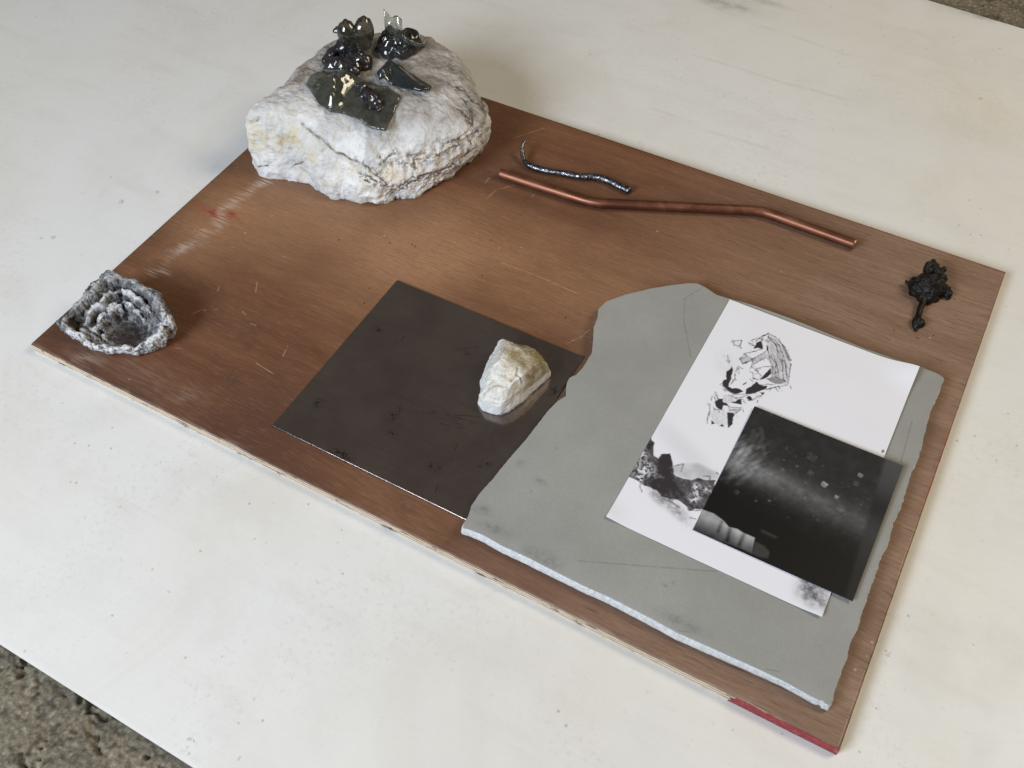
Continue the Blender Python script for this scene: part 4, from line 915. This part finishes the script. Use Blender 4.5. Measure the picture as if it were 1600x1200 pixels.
    for v in np.linspace(0, 1, 20):
        u = np.linspace(0, 1, 22)[:, None]
        lo = np.array([.135, .545, .112]) + RD * .038 * u; hi = np.array([.143, .540, .142]) + (np.array([.1675, .545, .128]) - np.array([.143, .540, .142])) * u
        rows.append(lo + (hi - lo) * v - DD * (.012 * np.sin(v * 2.2) + .006 * np.sin(u * 3.14)))
    o = obj('side_flap', np.vstack(rows), grid_faces(22, 20), SMOKE, t)
    sd = o.modifiers.new('thickness', 'SOLIDIFY'); sd.thickness = .0025; sd.offset = 0
build_glass()

# ---------------------------------------------------------------- weathered burl at the near left corner
def build_bark():
    n = 460; o = resample(np.array(BARK), n); cav = np.array([.0875, .0600])
    jit = 1 + .03 * fbm(o[:, :2], 130, 3, 3) + .02 * vnoise(o[:, :2], 400, 6)
    oxy = cav + (o[:, :2] - cav) * jit[:, None]
    th = np.arctan2(oxy[:, 1] - cav[1], oxy[:, 0] - cav[0])
    Ar = np.clip(.42 + .75 * np.cos(th - 2.35) + .35 * fbm(np.column_stack([np.cos(th), np.sin(th)]), 2.5, 2, 41), 0, 1.15)   # how strongly the folds stand out
    Bk = np.clip(.46 + .60 * np.cos(th - 1.72), 0, 1)                         # 1 at the back, 0 along the front lip
    cs = np.column_stack([np.cos(th), np.sin(th)])
    ss = lambda x, a, b: (lambda u: u * u * (3 - 2 * u))(np.clip((x - a) / (b - a), 0, 1))
    def prof(s_):
        """height and crest factor along one ring; s_ = 1 on the outline, 0 in the hollow"""
        r = s_ + (.15 * fbm(cs, 1.9, 3, 5) + .07 * fbm(cs, 5., 3, 6)) * np.sin(np.pi * np.clip(s_, 0, 1)) ** .7
        floor = .0135 + .002 * (1 - Bk)
        lip = (ss(r, .36, .50) * Ar / 1.15 + ss(r, .30, .92) * (1 - Ar / 1.15)) * (.003 + .019 * Bk)
        dip1 = -.011 * Bk * Ar * ss(r, .52, .57) * (1 - ss(r, .60, .66))
        arc = ss(r, .60, .70) * (.001 + .009 * Bk)
        dip2 = -.013 * Bk * Ar * ss(r, .72, .77) * (1 - ss(r, .80, .88))
        crest = ss(r, .82, .93) * (.003 + .005 * Bk * (1 + fbm(cs, 3., 2, 8)))
        z = floor + lip + dip1 + arc + dip2 + crest
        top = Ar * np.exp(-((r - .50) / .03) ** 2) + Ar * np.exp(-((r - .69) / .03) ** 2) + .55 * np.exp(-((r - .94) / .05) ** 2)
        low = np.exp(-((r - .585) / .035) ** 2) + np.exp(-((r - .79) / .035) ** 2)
        return z, top, low * Bk * Ar
    R, TP, LW = [], [], []
    z1, t1, l1 = prof(1.0)
    for t in np.linspace(0, 1, 24):
        ins = .90 + .10 * np.sin(t * np.pi * .5) + .03 * np.sin(t * np.pi)
        R.append(np.column_stack([cav + (oxy - cav) * ins, BT + .0003 + (z1 - BT) * t])); TP.append(t1 * (.2 + .8 * t)); LW.append(l1)
    for s_ in np.linspace(1, .02, 170)[1:]:
        z, tp, lw = prof(s_)
        R.append(np.column_stack([cav + (oxy - cav) * s_, z])); TP.append(tp); LW.append(lw)
    TPV = np.append(np.concatenate(TP), 0); LWV = np.append(np.concatenate(LW), 0)
    def fibre(V):
        w = V[:, :2] + .003 * np.column_stack([fbm(V, 70, 3, 71), fbm(V, 70, 3, 72)])
        d = w - cav; r = np.hypot(d[:, 0], d[:, 1] * 1.1); a = np.arctan2(d[:, 1], d[:, 0])
        return ridged(np.column_stack([r * 300, np.cos(a) * 2.4, np.sin(a) * 2.4 + V[:, 2] * 60]), 1, 4, 11, .6)
    def disp(V):
        P = V[:, :2]; rc = np.linalg.norm(P - cav, axis=1)
        h = (.0019 * fibre(V) + .0013 * ridged(V, 170, 4, 15)) * np.clip((rc - .012) / .012, .25, 1) + .0050 * fbm(V, 55, 3, 14) * np.clip((P[:, 1] - .06) / .02, .25, 1)
        h -= .009 * np.exp(-(np.hypot(P[:, 0] - .037, P[:, 1] - .041) / .007) ** 4) * (V[:, 2] > .015)
        h -= .005 * np.exp(-(np.hypot(P[:, 0] - .111, P[:, 1] - .051) / .006) ** 4) * (V[:, 2] > .015)
        # transverse notches on the left flank
        q = (P[:, 0] - .03) * .35 + (P[:, 1] - .06)
        h -= .0015 * np.clip(np.sin(q * 1500 + 3 * fbm(V, 90, 2, 19)), 0, 1) * np.exp(-((P[:, 0] - .033) / .007) ** 2) * np.exp(-((P[:, 1] - .062) / .014) ** 2)
        return h * np.clip((V[:, 2] - BT) / .006, .25, 1)
    def at(V):
        P = V[:, :2]; fb = fibre(V)
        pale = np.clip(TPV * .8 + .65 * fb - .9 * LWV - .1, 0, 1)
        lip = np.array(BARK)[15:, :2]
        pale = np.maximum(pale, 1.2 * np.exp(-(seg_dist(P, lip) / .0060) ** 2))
        rot = np.exp(-(np.linalg.norm((P - cav) * np.array([.85, 1.1]), axis=1) / .0200) ** 6) * .95  # hollow: brown floor plus painted shade
        rot = np.maximum(rot, .8 * np.clip(LWV, 0, 1))  # shade in the dips between the folds, painted dark
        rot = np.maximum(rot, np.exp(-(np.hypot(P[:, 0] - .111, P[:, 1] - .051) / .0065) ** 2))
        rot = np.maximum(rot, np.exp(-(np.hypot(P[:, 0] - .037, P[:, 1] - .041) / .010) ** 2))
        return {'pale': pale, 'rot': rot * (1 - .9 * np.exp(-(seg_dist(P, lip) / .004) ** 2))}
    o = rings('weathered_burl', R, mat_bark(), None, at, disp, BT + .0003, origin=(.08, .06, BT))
    tag(o, 'grey gnarled wood-like piece with a deep hollow, at the near left board corner', 'burl')
build_bark()

# ---------------------------------------------------------------- dark steel plate
def build_plate():
    x0, x1, y0, y1 = .2998, .5375, .0380, .2705
    z0, z1 = BT + .0002, BT + .0022; e = .0003; nx, ny = 150, 148
    xs = np.linspace(x0 + e, x1 - e, nx); ys = np.linspace(y0 + e, y1 - e, ny)
    X, Y = np.meshgrid(xs, ys); P = np.column_stack([X.ravel(), Y.ravel()])
    V = np.column_stack([P, np.full(len(P), z1)]); F = grid_faces(nx, ny).tolist()
    loop = [i for i in range(nx)] + [j * nx + nx - 1 for j in range(1, ny)] + [(ny - 1) * nx + i for i in range(nx - 2, -1, -1)] + [j * nx for j in range(ny - 2, 0, -1)]
    c = np.array([(x0 + x1) / 2, (y0 + y1) / 2]); m = len(loop)
    out = V[loop][:, :2] + e * np.sign(np.round((V[loop][:, :2] - c) / np.array([x1 - x0 - 2 * e, y1 - y0 - 2 * e]) * 2, 6).astype(int))
    b = len(V)
    V = np.vstack([V, np.column_stack([out, np.full(m, z1 - e)]), np.column_stack([out, np.full(m, z0)])])
    for i in range(m):
        j = (i + 1) % m
        F += [(loop[i], b + i, b + j, loop[j]), (b + i, b + m + i, b + m + j, b + j)]
    F.append([b + m + i for i in range(m)])
    sp = np.zeros(len(V))
    for x, y, sx, sy in PSPOT: sp = np.maximum(sp, gauss(V, (x, y), sx, sy))
    o = obj('steel_plate', V, F, mat_plate(), None, (.3, .037, z0), {'spot': sp}, smooth=False)
    tag(o, 'flat dark brown square metal plate, tucked under the grey wallboard', 'metal plate')
build_plate()

# ---------------------------------------------------------------- small stone on the plate
def build_stone():
    n = 260; o = resample(np.array(STONE), n); c = np.array([.489, .196]); zb = BT + .0024
    oxy = o[:, :2]; R = []
    zr = o[:, 2]
    for t in np.linspace(0, 1, 26):
        k = .975 + .025 * np.sin(np.clip(t / .25, 0, 1) * np.pi / 2) - .085 * np.clip((t - .15) / .85, 0, 1)
        R.append(np.column_stack([c + (oxy - c) * k, zb + (zr - zb) * t]))
    oxy = c + (oxy - c) * .915
    # facets: height is the lowest of a few planes
    pl = [((.489, .196), .050, (-.16, .05)), ((.505, .215), .047, (-.55, -.20)), ((.495, .165), .039, (-.12, .62)), ((.468, .195), .043, (1.0, .1)), ((.50, .232), .043, (-.05, -.7)), ((.478, .160), .034, (.5, .5))]
    def top(P):
        h = np.min([z + (P[:, 0] - q[0]) * gx + (P[:, 1] - q[1]) * gy for q, z, (gx, gy) in pl], 0)
        return h
    for s_ in np.linspace(1, .02, 64)[1:]:
        P = c + (oxy - c) * s_; w = np.clip((1 - s_) / .22, 0, 1) ** .8
        R.append(np.column_stack([P, o[:, 2] * (1 - w) + np.maximum(top(P), .026) * w]))
    def disp(V):
        h = .0014 * fbm(V, 55, 2, 4) + .0006 * ridged(V, 130, 4, 5) + .0005 * fbm(V, 420, 2, 6)
        for cl in STCRACK: h -= .0016 * np.exp(-(seg_dist(V[:, :2], cl) / .0012) ** 2)
        return h
    def at(V):
        P = V[:, :2]
        ol = np.clip((P[:, 1] - .196 + .55 * (P[:, 0] - .49)) / .012 + .3 * fbm(V, 120, 3, 8), 0, 1) * np.clip((P[:, 0] - .462) / .012, 0, 1) * (V[:, 2] > .027)
        side = np.maximum(np.clip((.027 - V[:, 2]) / .004, 0, 1), np.clip((.4665 - P[:, 0] - .06 * (P[:, 1] - .2)) / .004, 0, 1))
        cr = np.zeros(len(V))
        for cl in STCRACK: cr = np.maximum(cr, np.clip(1.2 - seg_dist(P, cl) / .0011, 0, 1))
        return {'olive': ol, 'side': side, 'crack': cr}
    ob = rings('quartz_stone', R, mat_stone(), None, at, disp, zb, origin=(.489, .196, zb))
    tag(ob, 'fist-sized cream and olive-brown stone sitting on the dark metal plate', 'stone')
STCRACK = [np.array(p) for p in [[(.462, .212), (.470, .218), (.478, .226)], [(.4965, .199), (.4995, .192), (.4985, .182)], [(.4995, .192), (.506, .190)], [(.476, .165), (.484, .172), (.498, .176)]]]
build_stone()

# ---------------------------------------------------------------- broken wallboard
WT = .0114
def wb_bottom(x): return BT + .0024 - .0021 * np.clip((np.asarray(x) - .5375) / .345, -.1, 1)
def wb_top(x): return wb_bottom(x) + WT + .0004
def build_wallboard():
    t = thing('broken_wallboard', (.54, .022, BT), 'broken slab of grey wallboard with torn edges and white core, carrying the drawing', 'wallboard')
    n = 1100; o = resample(WALLBOARD, n)
    nrm = np.roll(o, -3, 0) - np.roll(o, 3, 0); nrm /= np.linalg.norm(nrm, axis=1)[:, None]; nrm = np.column_stack([-nrm[:, 1], nrm[:, 0]])
    c = np.array([.72, .225])
    if ((o - c) * nrm).sum() < 0: nrm = -nrm
    front = np.clip((.034 - o[:, 1]) / .006, 0, 1); right = np.clip((o[:, 0] - .865) / .01, 0, 1); back = np.clip((o[:, 1] - .395) / .01, 0, 1)
    torn = np.clip(right + back * .6, 0, 1)
    left = (1 - np.clip(front + right + back, 0, 1))
    po = o + nrm * ((fbm(o, 420, 3, 2) * (.0002 + .0002 * torn + .0003 * left) - torn * .003 * np.clip(vnoise(o, 140, 3) + .4 * vnoise(o, 420, 4) - .5, 0, .35) + torn * .0005 * fbm(o, 30, 2, 5)))[:, None]
    # face paper
    m = 130; V = []
    po_s = resample(WALLBOARD, n); kk = np.ones(25) / 25
    po_s = np.column_stack([np.convolve(np.concatenate([q[-12:], q, q[:12]]), kk, 'valid') for q in po_s.T])
    for s_ in 1 - np.linspace(0, .98, m) ** 1.25:
        f = np.clip((1 - s_) / .04, 0, 1); V.append(c + (po * (1 - f) + po_s * f - c) * s_)
    P = np.vstack(V + [c[None]]); z = wb_top(P[:, 0]) + .0003 * fbm(P, 25, 3, 9)
    dpt = np.repeat((1 - np.linspace(0, .98, m) ** 1.25), n); dpt = np.append(dpt, 0)
    # paper dips a little at the front edge and lifts at the torn right side
    z = z - .0008 * np.exp(-np.clip(P[:, 1] - .022, 0, 1) / .006)
    F = grid_faces(n, m, True).tolist(); ci = n * m
    F += [((m - 1) * n + i, (m - 1) * n + (i + 1) % n, ci) for i in range(n)]
    low = np.column_stack([po, z[:n] - .0007]); k = len(P)
    V3 = np.vstack([np.column_stack([P, z]), low]); F += [(i, k + i, k + (i + 1) % n, (i + 1) % n) for i in range(n)]
    sp = np.zeros(len(V3))
    for x, y, sx, sy in WBSPOT: sp = np.maximum(sp, .6 * gauss(V3, (x, y), sx * .7, sy * .7))
    obj('face_paper', V3, F, mat_greypaper(), t, attrs={'spot': sp})
    # gypsum core, crumbling out past the paper
    rows = []
    for k_, zz in enumerate(np.linspace(0, 1, 9)):
        q = np.column_stack([po, np.full(n, zz * .012)])
        amp = .0003 + .0007 * torn
        out = fbm(q, 240, 3, 20) * amp + front * (.0024 + .0008 * fbm(po, 12, 2, 77)) * np.clip((.90 - po[:, 0]) / .12, .3, 1) * np.clip((1 - zz) * 1.6, 0, 1) ** .7 + torn * .0005 - .0012 * left * (1 - zz) - .0012 * front * (zz < .12)
        if k_ == 8: out = out - .0004
        xy = po + nrm * out[:, None]
        zl = wb_bottom(xy[:, 0]) + .0004; zh = z[:n] - .0006
        rows.append(np.column_stack([xy, zl + (zh - zl) * zz]))
    V = np.vstack(rows); F = grid_faces(n, 9, True).tolist(); F.append(list(range(n))[::-1])
    top = rows[-1].copy(); top[:, :2] = c + (top[:, :2] - c) * .97
    F += [(8 * n + i, 8 * n + (i + 1) % n, 9 * n + (i + 1) % n, 9 * n + i) for i in range(n)]
    V = np.vstack([V, top])
    obj('gypsum_core', V, F, mat_plain('gypsum', (.68, .69, .69, 1), .85, 0, 320, .3, .5, .0010), t)
    # paper on the underside
    bo = po - nrm * (.0012 + .0008 * fbm(po, 180, 3, 6))[:, None] 
    b0 = np.column_stack([bo, wb_bottom(bo[:, 0]) + .0004]); b1 = np.column_stack([bo, wb_bottom(bo[:, 0])])
    F = [(i, n + i, n + (i + 1) % n, (i + 1) % n) for i in range(n)] + [list(range(n, 2 * n))]
    obj('backing_paper', np.vstack([b0, b1]), F, mat_plain('brown_backing', (.22, .19, .16, 1), .85, 0, 120, .3, .3), t)
    return t
build_wallboard()

# ---------------------------------------------------------------- ink drawing on paper
def flat_print(name, x0, y0, w, h, nx, ny, zf, colf, mat, label, cat):
    xs = np.linspace(0, w, nx); ys = np.linspace(0, h, ny); X, Y = np.meshgrid(xs, ys); P = np.column_stack([X.ravel(), Y.ravel()])
    Q = P + np.array([x0, y0]); z = zf(P, Q); col = colf(P)
    V = np.column_stack([Q, z]); F = grid_faces(nx, ny).tolist()
    loop = [i for i in range(nx)] + [j * nx + nx - 1 for j in range(1, ny)] + [(ny - 1) * nx + i for i in range(nx - 2, -1, -1)] + [j * nx for j in range(ny - 2, 0, -1)]
    b = len(V); low = V.copy(); low[:, 2] -= .00018; m = len(loop)
    V = np.vstack([V, low]); F += [[q + b for q in f][::-1] for f in F]
    F += [(loop[i], b + loop[i], b + loop[(i + 1) % m], loop[(i + 1) % m]) for i in range(m)]
    white = np.tile(PAPER if name == 'ink_drawing' else np.array([.6, .6, .6]), (b, 1))
    o = obj(name, V, F, mat, None, (x0, y0, float(z.min())), {'ink': np.vstack([col, white])}, smooth=False)
    return tag(o, label, cat)

PAPER = np.array([.73, .735, .80])
PWD, PHT = .2078, .3140
def drawing_color(P):
    v = np.ones(len(P))                       # 1 = bare paper, 0 = ink
    wob = P + .0006 * np.column_stack([fbm(P, 350, 2, 1), fbm(P, 350, 2, 2)])
    for g_, p in GREY:
        mk = poly_mask(wob, p, .0012); tone = g_ + .16 * fbm(np.column_stack([P[:, 0] * 3 + P[:, 1], P[:, 1] - P[:, 0]]), 330, 3, 3)
        v = v * (1 - mk) + mk * np.clip(tone, .1, 1)
    for p in INK:
        mk = poly_mask(wob, p, .0007); v = v * (1 - mk) + mk * (.035 + .03 * np.abs(fbm(P, 500, 2, 4)))
    # hatching down the tall column of the rock, and loose short strokes along the contours
    rng = np.random.default_rng(8)
    la, lb = np.array(STROKE[9]), np.array(STROKE[7])
    for k in range(26):
        f = rng.random(); a = resample(la, 12, False) * (1 - f) + (resample(lb, 12, False) + np.array([.006, .001])) * f
        i0 = rng.integers(0, 7); a = a[i0:i0 + rng.integers(3, 6)] + rng.normal(0, .0003, 2)
        v = v * (1 - (.10 + .25 * rng.random()) * line_mask(wob, a, .0006))
    for k in range(150):
        p = np.array(STROKE[rng.integers(len(STROKE))]); q = p[rng.integers(len(p))] + rng.normal(0, .0016, 2); an = rng.normal(-.6, .7)
        L_ = .001 + .004 * rng.random(); a = [q, q + L_ * np.array([np.cos(an), np.sin(an)])]
        v = v * (1 - (.15 + .5 * rng.random()) * line_mask(wob, a, .0005))
    for p in STROKE:
        a = np.array(p); mk = line_mask(wob, p, .00075) * (.55 + .45 * vnoise(P, 600, 5)); v = v * (1 - .78 * np.clip(mk, 0, 1))
    # soft tone round the sketch
    v = v - .10 * gauss(P, (INK[1][0][0] - .004, INK[1][0][1] + .012), .012, .014) * np.clip(.5 + fbm(P, 200, 3, 6), 0, 1)
    # dark wash at the left edge
    mk = poly_mask(P + .0022 * np.column_stack([fbm(P, 140, 3, 21), fbm(P, 140, 3, 22)]), WASH, .0009)
    tex = .19 + .26 * fbm(np.column_stack([P[:, 0] + .3 * P[:, 1], P[:, 1] * 2 + P[:, 0]]), 120, 4, 23, .65) + .10 * vnoise(P, 700, 24)
    for c, r in WASHLIGHT: tex = tex + np.exp(-((P[:, 0] - c[0]) ** 2 + (P[:, 1] - c[1]) ** 2) / r ** 2) * np.clip((fbm(P, 430, 3, 25, .7) + .08) / .2, 0, 1) * .75
    for p in WASHBLACK: tex = tex - .28 * poly_mask(P, p, .004) * np.clip(.7 + fbm(P, 180, 3, 27), 0, 1)
    v = v * (1 - mk) + mk * np.clip(tex, .02, 1)
    mk = poly_mask(wob, WASHGREY, .004) * (1 - mk); v = v - mk * np.clip(.22 + .14 * fbm(P, 110, 3, 26), 0, .4)
    for p in STROKE2: v = v * (1 - .75 * line_mask(wob, p, .0008) * (.6 + .4 * vnoise(P, 500, 28)))
    for c, sx, sy, a in SMUDGE:
        ca, sa = (np.cos(-.45), np.sin(-.45)) if sx > sy * 1.6 else (1, 0)
        x = (P[:, 0] - c[0]) * ca + (P[:, 1] - c[1]) * sa; y = -(P[:, 0] - c[0]) * sa + (P[:, 1] - c[1]) * ca
        tx = np.clip(.65 + .9 * fbm(P, 260, 4, 31, .65), 0, 1.2) if a > .2 else 1
        v = v * (1 - np.clip(a * 1.15 * np.exp(-((x / sx) ** 2 + (y / sy) ** 2) ** 1.4) * tx, 0, .95))
    v = v - .035 * np.clip(fbm(P, 14, 3, 33), 0, 1)
    v = np.clip(v, 0.02, 1) ** 1.6
    ink = np.array([.028, .022, .026])
    return ink + (PAPER - ink) * v[:, None]
def drawing_z(P, Q):
    z = wb_top(Q[:, 0]) + .00075 + .0003 * fbm(Q, 9, 2, 44) + .0010 * (P[:, 1] / PHT) ** 3 + .0008 * (P[:, 0] / PWD) ** 4
    z += .006 * np.exp(-((P[:, 0] - PWD) / .022) ** 2 - ((P[:, 1] - PHT) / .022) ** 2)          # curled far right corner
    z += .0022 * np.exp(-(P[:, 0] / .014) ** 2 - (P[:, 1] / .014) ** 2)                        # lifted near left corner
    z += .0018 * np.exp(-((P[:, 0] - PWD) / .014) ** 2 - (P[:, 1] / .014) ** 2)
    return z
flat_print('ink_drawing', PX, PY, PWD, PHT, 330, 500, drawing_z, drawing_color, mat_print('drawing_paper', .75, .25, 0, .12),
           'white paper with a black ink drawing of a broken rock, lying on grey wallboard', 'drawing')

# ---------------------------------------------------------------- black and white photograph
QW, QH = .1508, .1602
def photo_color(P):
    lum = np.full(len(P), 30.)
    d = seg_dist(P, BAND); a0 = np.array(BAND[0]); a1 = np.array(BAND[-1]); dr = (a1 - a0) / np.linalg.norm(a1 - a0)
    al = ((P - a0) @ dr) / np.linalg.norm(a1 - a0)
    nrm = np.array([-dr[1], dr[0]]); s_ = (P - a0) @ nrm
    mott = .85 + .35 * fbm(P, 150, 4, 2, .55)
    lum += 78 * np.exp(-((s_ + .004) / .015) ** 2) * np.clip(1.15 - .55 * np.clip(al, 0, 1.5), .1, 1.2) * mott
    lum += np.where(s_ > 0, 16, -14 * np.clip(-s_ / .03, 0, 1)) * (.6 + .6 * fbm(P, 120, 4, 3))
    lf = np.clip(1 - P[:, 0] / .055, 0, 1) * np.exp(-((s_ - .012) / .026) ** 2)
    rot = np.column_stack([P[:, 0] * .55 + P[:, 1] * .83, P[:, 1] * .55 - P[:, 0] * .83])
    lum += 72 * lf * np.clip(.25 + 1.3 * fbm(rot * np.array([.35, 1.6]), 150, 3, 5), 0, 1.2)
    for p in STREAKS: lum += 20 * line_mask(P, p, .0026)
    lum += 9 * np.clip(fbm(P, 330, 3, 6) - .08, 0, 1) * np.clip(1.4 - np.abs(s_) / .05, 0, 1) * 2
    for c, r, a in SPECK:
        w = P + .0006 * np.column_stack([fbm(P, 300, 2, 7), fbm(P, 300, 2, 8)])
        ux, uy = (w[:, 0] - c[0]) * .8 + (w[:, 1] - c[1]) * .6, (w[:, 1] - c[1]) * .8 - (w[:, 0] - c[0]) * .6
        dd = .75 * (np.abs(ux) + np.abs(uy)) + .3 * np.hypot(ux, uy)
        lum = np.maximum(lum, np.clip((1.15 - dd / max(r * 1.5, .0012)) * 2.2, 0, 1) * a * 215 * (.8 + .35 * fbm(P, 500, 2, 9)))
    rng = np.random.default_rng(4)
    for k in range(70):
        c = rng.random(2) * np.array([QW * .86, QH * .72]) + np.array([.01, QH * .26]); r = .0008 + .0016 * rng.random() ** 2
        lum += np.clip(1.2 - np.hypot(P[:, 0] - c[0], P[:, 1] - c[1]) / r, 0, 1) * (8 + 26 * rng.random() ** 2) * np.exp(-((np.dot(c - a0, nrm)) / .05) ** 2)
    dark = np.clip((-s_ - .028) / .02, 0, 1); lum = lum * (1 - .72 * dark) + 15 * dark * .6
    mk = poly_mask(P, SLEEVE, .0012); cs = np.mean(SLEEVE, 0)
    e0, e1 = np.array(SLEEVE[-1]), np.array(SLEEVE[7]); en = (e1 - e0) / np.linalg.norm(e1 - e0); db = -(P[:, 0] - e0[0]) * en[1] + (P[:, 1] - e0[1]) * en[0]
    tone = 52 + 100 * np.clip(db / .017, 0, 1) + 24 * fbm(P, 130, 3, 11) + 700 * np.clip(P[:, 0] - cs[0], 0, .03)
    for f in FOLDS: tone -= 45 * np.exp(-(seg_dist(P, f) / .0017) ** 2)
    for f in FOLDLIGHT: tone += 12 * np.exp(-(seg_dist(P, f) / .0030) ** 2)
    lum = lum * (1 - mk) + mk * np.clip(tone, 30, 190)
    mk = poly_mask(P, HAND, .0025); lum = lum * (1 - mk) + mk * (58 + 10 * fbm(P, 90, 2, 12))
    lum += 34 * np.exp(-(seg_dist(P, GLINT) / .0018) ** 2)
    b0, b1 = np.array(STRIP[0]), np.array(STRIP[1]); dn = (b1 - b0) / np.linalg.norm(b1 - b0); sd = (P[:, 0] - b0[0]) * -dn[1] + (P[:, 1] - b0[1]) * dn[0]
    k = np.clip(sd / .004 + .5, 0, 1) * .8
    base = 50 + 26 * np.clip((P[:, 1] - .08) / .08, 0, 1) - 16 * np.clip((.06 - P[:, 1]) / .06, 0, 1)  # paler border strip, with gloss on the bowed print painted in
    base = base - 26 * np.exp(-((P[:, 1] - .105) / .016) ** 2) + 6 * fbm(P, 40, 2, 13)
    lum = lum * (1 - k) + k * base
    lum = np.clip(lum, 8, 230) / 255
    lin = np.where(lum <= .04045, lum / 12.92, ((lum + .055) / 1.055) ** 2.4)
    return lin[:, None] * np.array([.98, .98, 1.03])
def photo_z(P, Q):
    z = wb_top(Q[:, 0]) + .0017 + .0002 * fbm(Q, 9, 2, 45)
    z += .0035 * (P[:, 0] / QW) ** 2 * .6 + .0025 * (P[:, 1] / QH) ** 3
    return z
flat_print('photo_print', QX, QY, QW, QH, 250, 266, photo_z, photo_color, mat_print('photo_emulsion', .34, .35, 0, .04),
           'dark black-and-white photograph print with a pale sleeve in its corner, overlapping the drawing', 'photograph')

# ---------------------------------------------------------------- copper pipe, metal rod, black lump
def build_pipe():
    p = [(x, y, BT + .0066) for x, y in PIPE]
    path = smooth_path(p, 150)
    def at(V):
        e = np.array(path[-1]); s0 = np.array(path[0])
        r = np.maximum(np.clip(1.4 - np.linalg.norm(V - e, axis=1) / .006, 0, 1) * (np.linalg.norm(V - e, axis=1) < .0068), 0)
        return {'rim': r * .8}
    o = tube('copper_pipe', path, .0064, mat_copper(), None, 28, lambda V: .00012 * fbm(V, 60, 2, 3), .0050, (.53, .53, BT), at)
    tag(o, 'tarnished copper pipe with two slight bends, lying along the far side of the board', 'pipe')
build_pipe()

def build_rod():
    path = smooth_path(ROD, 140); t = np.linspace(0, 1, 140)
    rad = .0016 + .0029 * np.clip(t / .28, 0, 1) ** .8 + .0004 * vnoise(np.column_stack([t * 14, t * 0]), 1, 3)
    rad = rad - .0006 * np.exp(-((t - .55) / .12) ** 2)
    path[:, 2] = np.maximum(path[:, 2], BT + rad * .96)
    o = tube('twisted_metal_rod', path, rad, mat_rod(), None, 22, lambda V: .0007 * fbm(V, 80, 3, 4) + .0003 * fbm(V, 320, 2, 5), None, (.42, .53, BT))
    tag(o, 'wavy dark silver metal rod with a hooked thin tip, just behind the copper pipe', 'metal rod')
build_rod()

def build_lump():
    sp = [(c[0], c[1], max(c[2] - .002, BT + r * .7), r * 1.18) for c, r in LUMP]
    tail = smooth_path([sp[k][:3] + (sp[k][3],) for k in (17, 19, 20, 21, 22, 23, 25)], 26)
    sp += [tuple(q) for q in tail]
    for a, b in ((3, 11), (11, 12), (8, 9), (9, 10), (5, 6), (6, 7), (14, 15), (0, 13)):
        for k in np.linspace(0, 1, 5): sp.append(tuple(np.array(sp[a]) * (1 - k) + np.array(sp[b]) * k - np.array([0, 0, 0, .25 * np.sin(np.pi * k) * min(sp[a][3], sp[b][3])])))
    y0 = sp[19][1]
    o = blob('melted_lump', sp, .0007, mat_tar(), None, lambda V: (.0022 * fbm(V, 120, 3, 3) + .0016 * ridged(V, 190, 3, 5)) * np.clip((V[:, 1] - y0) / .01, .15, 1), BT + .0003)
    tag(o, 'black melted lump with knobs and a drip tail, near the far right board corner', 'melted lump')
build_lump()
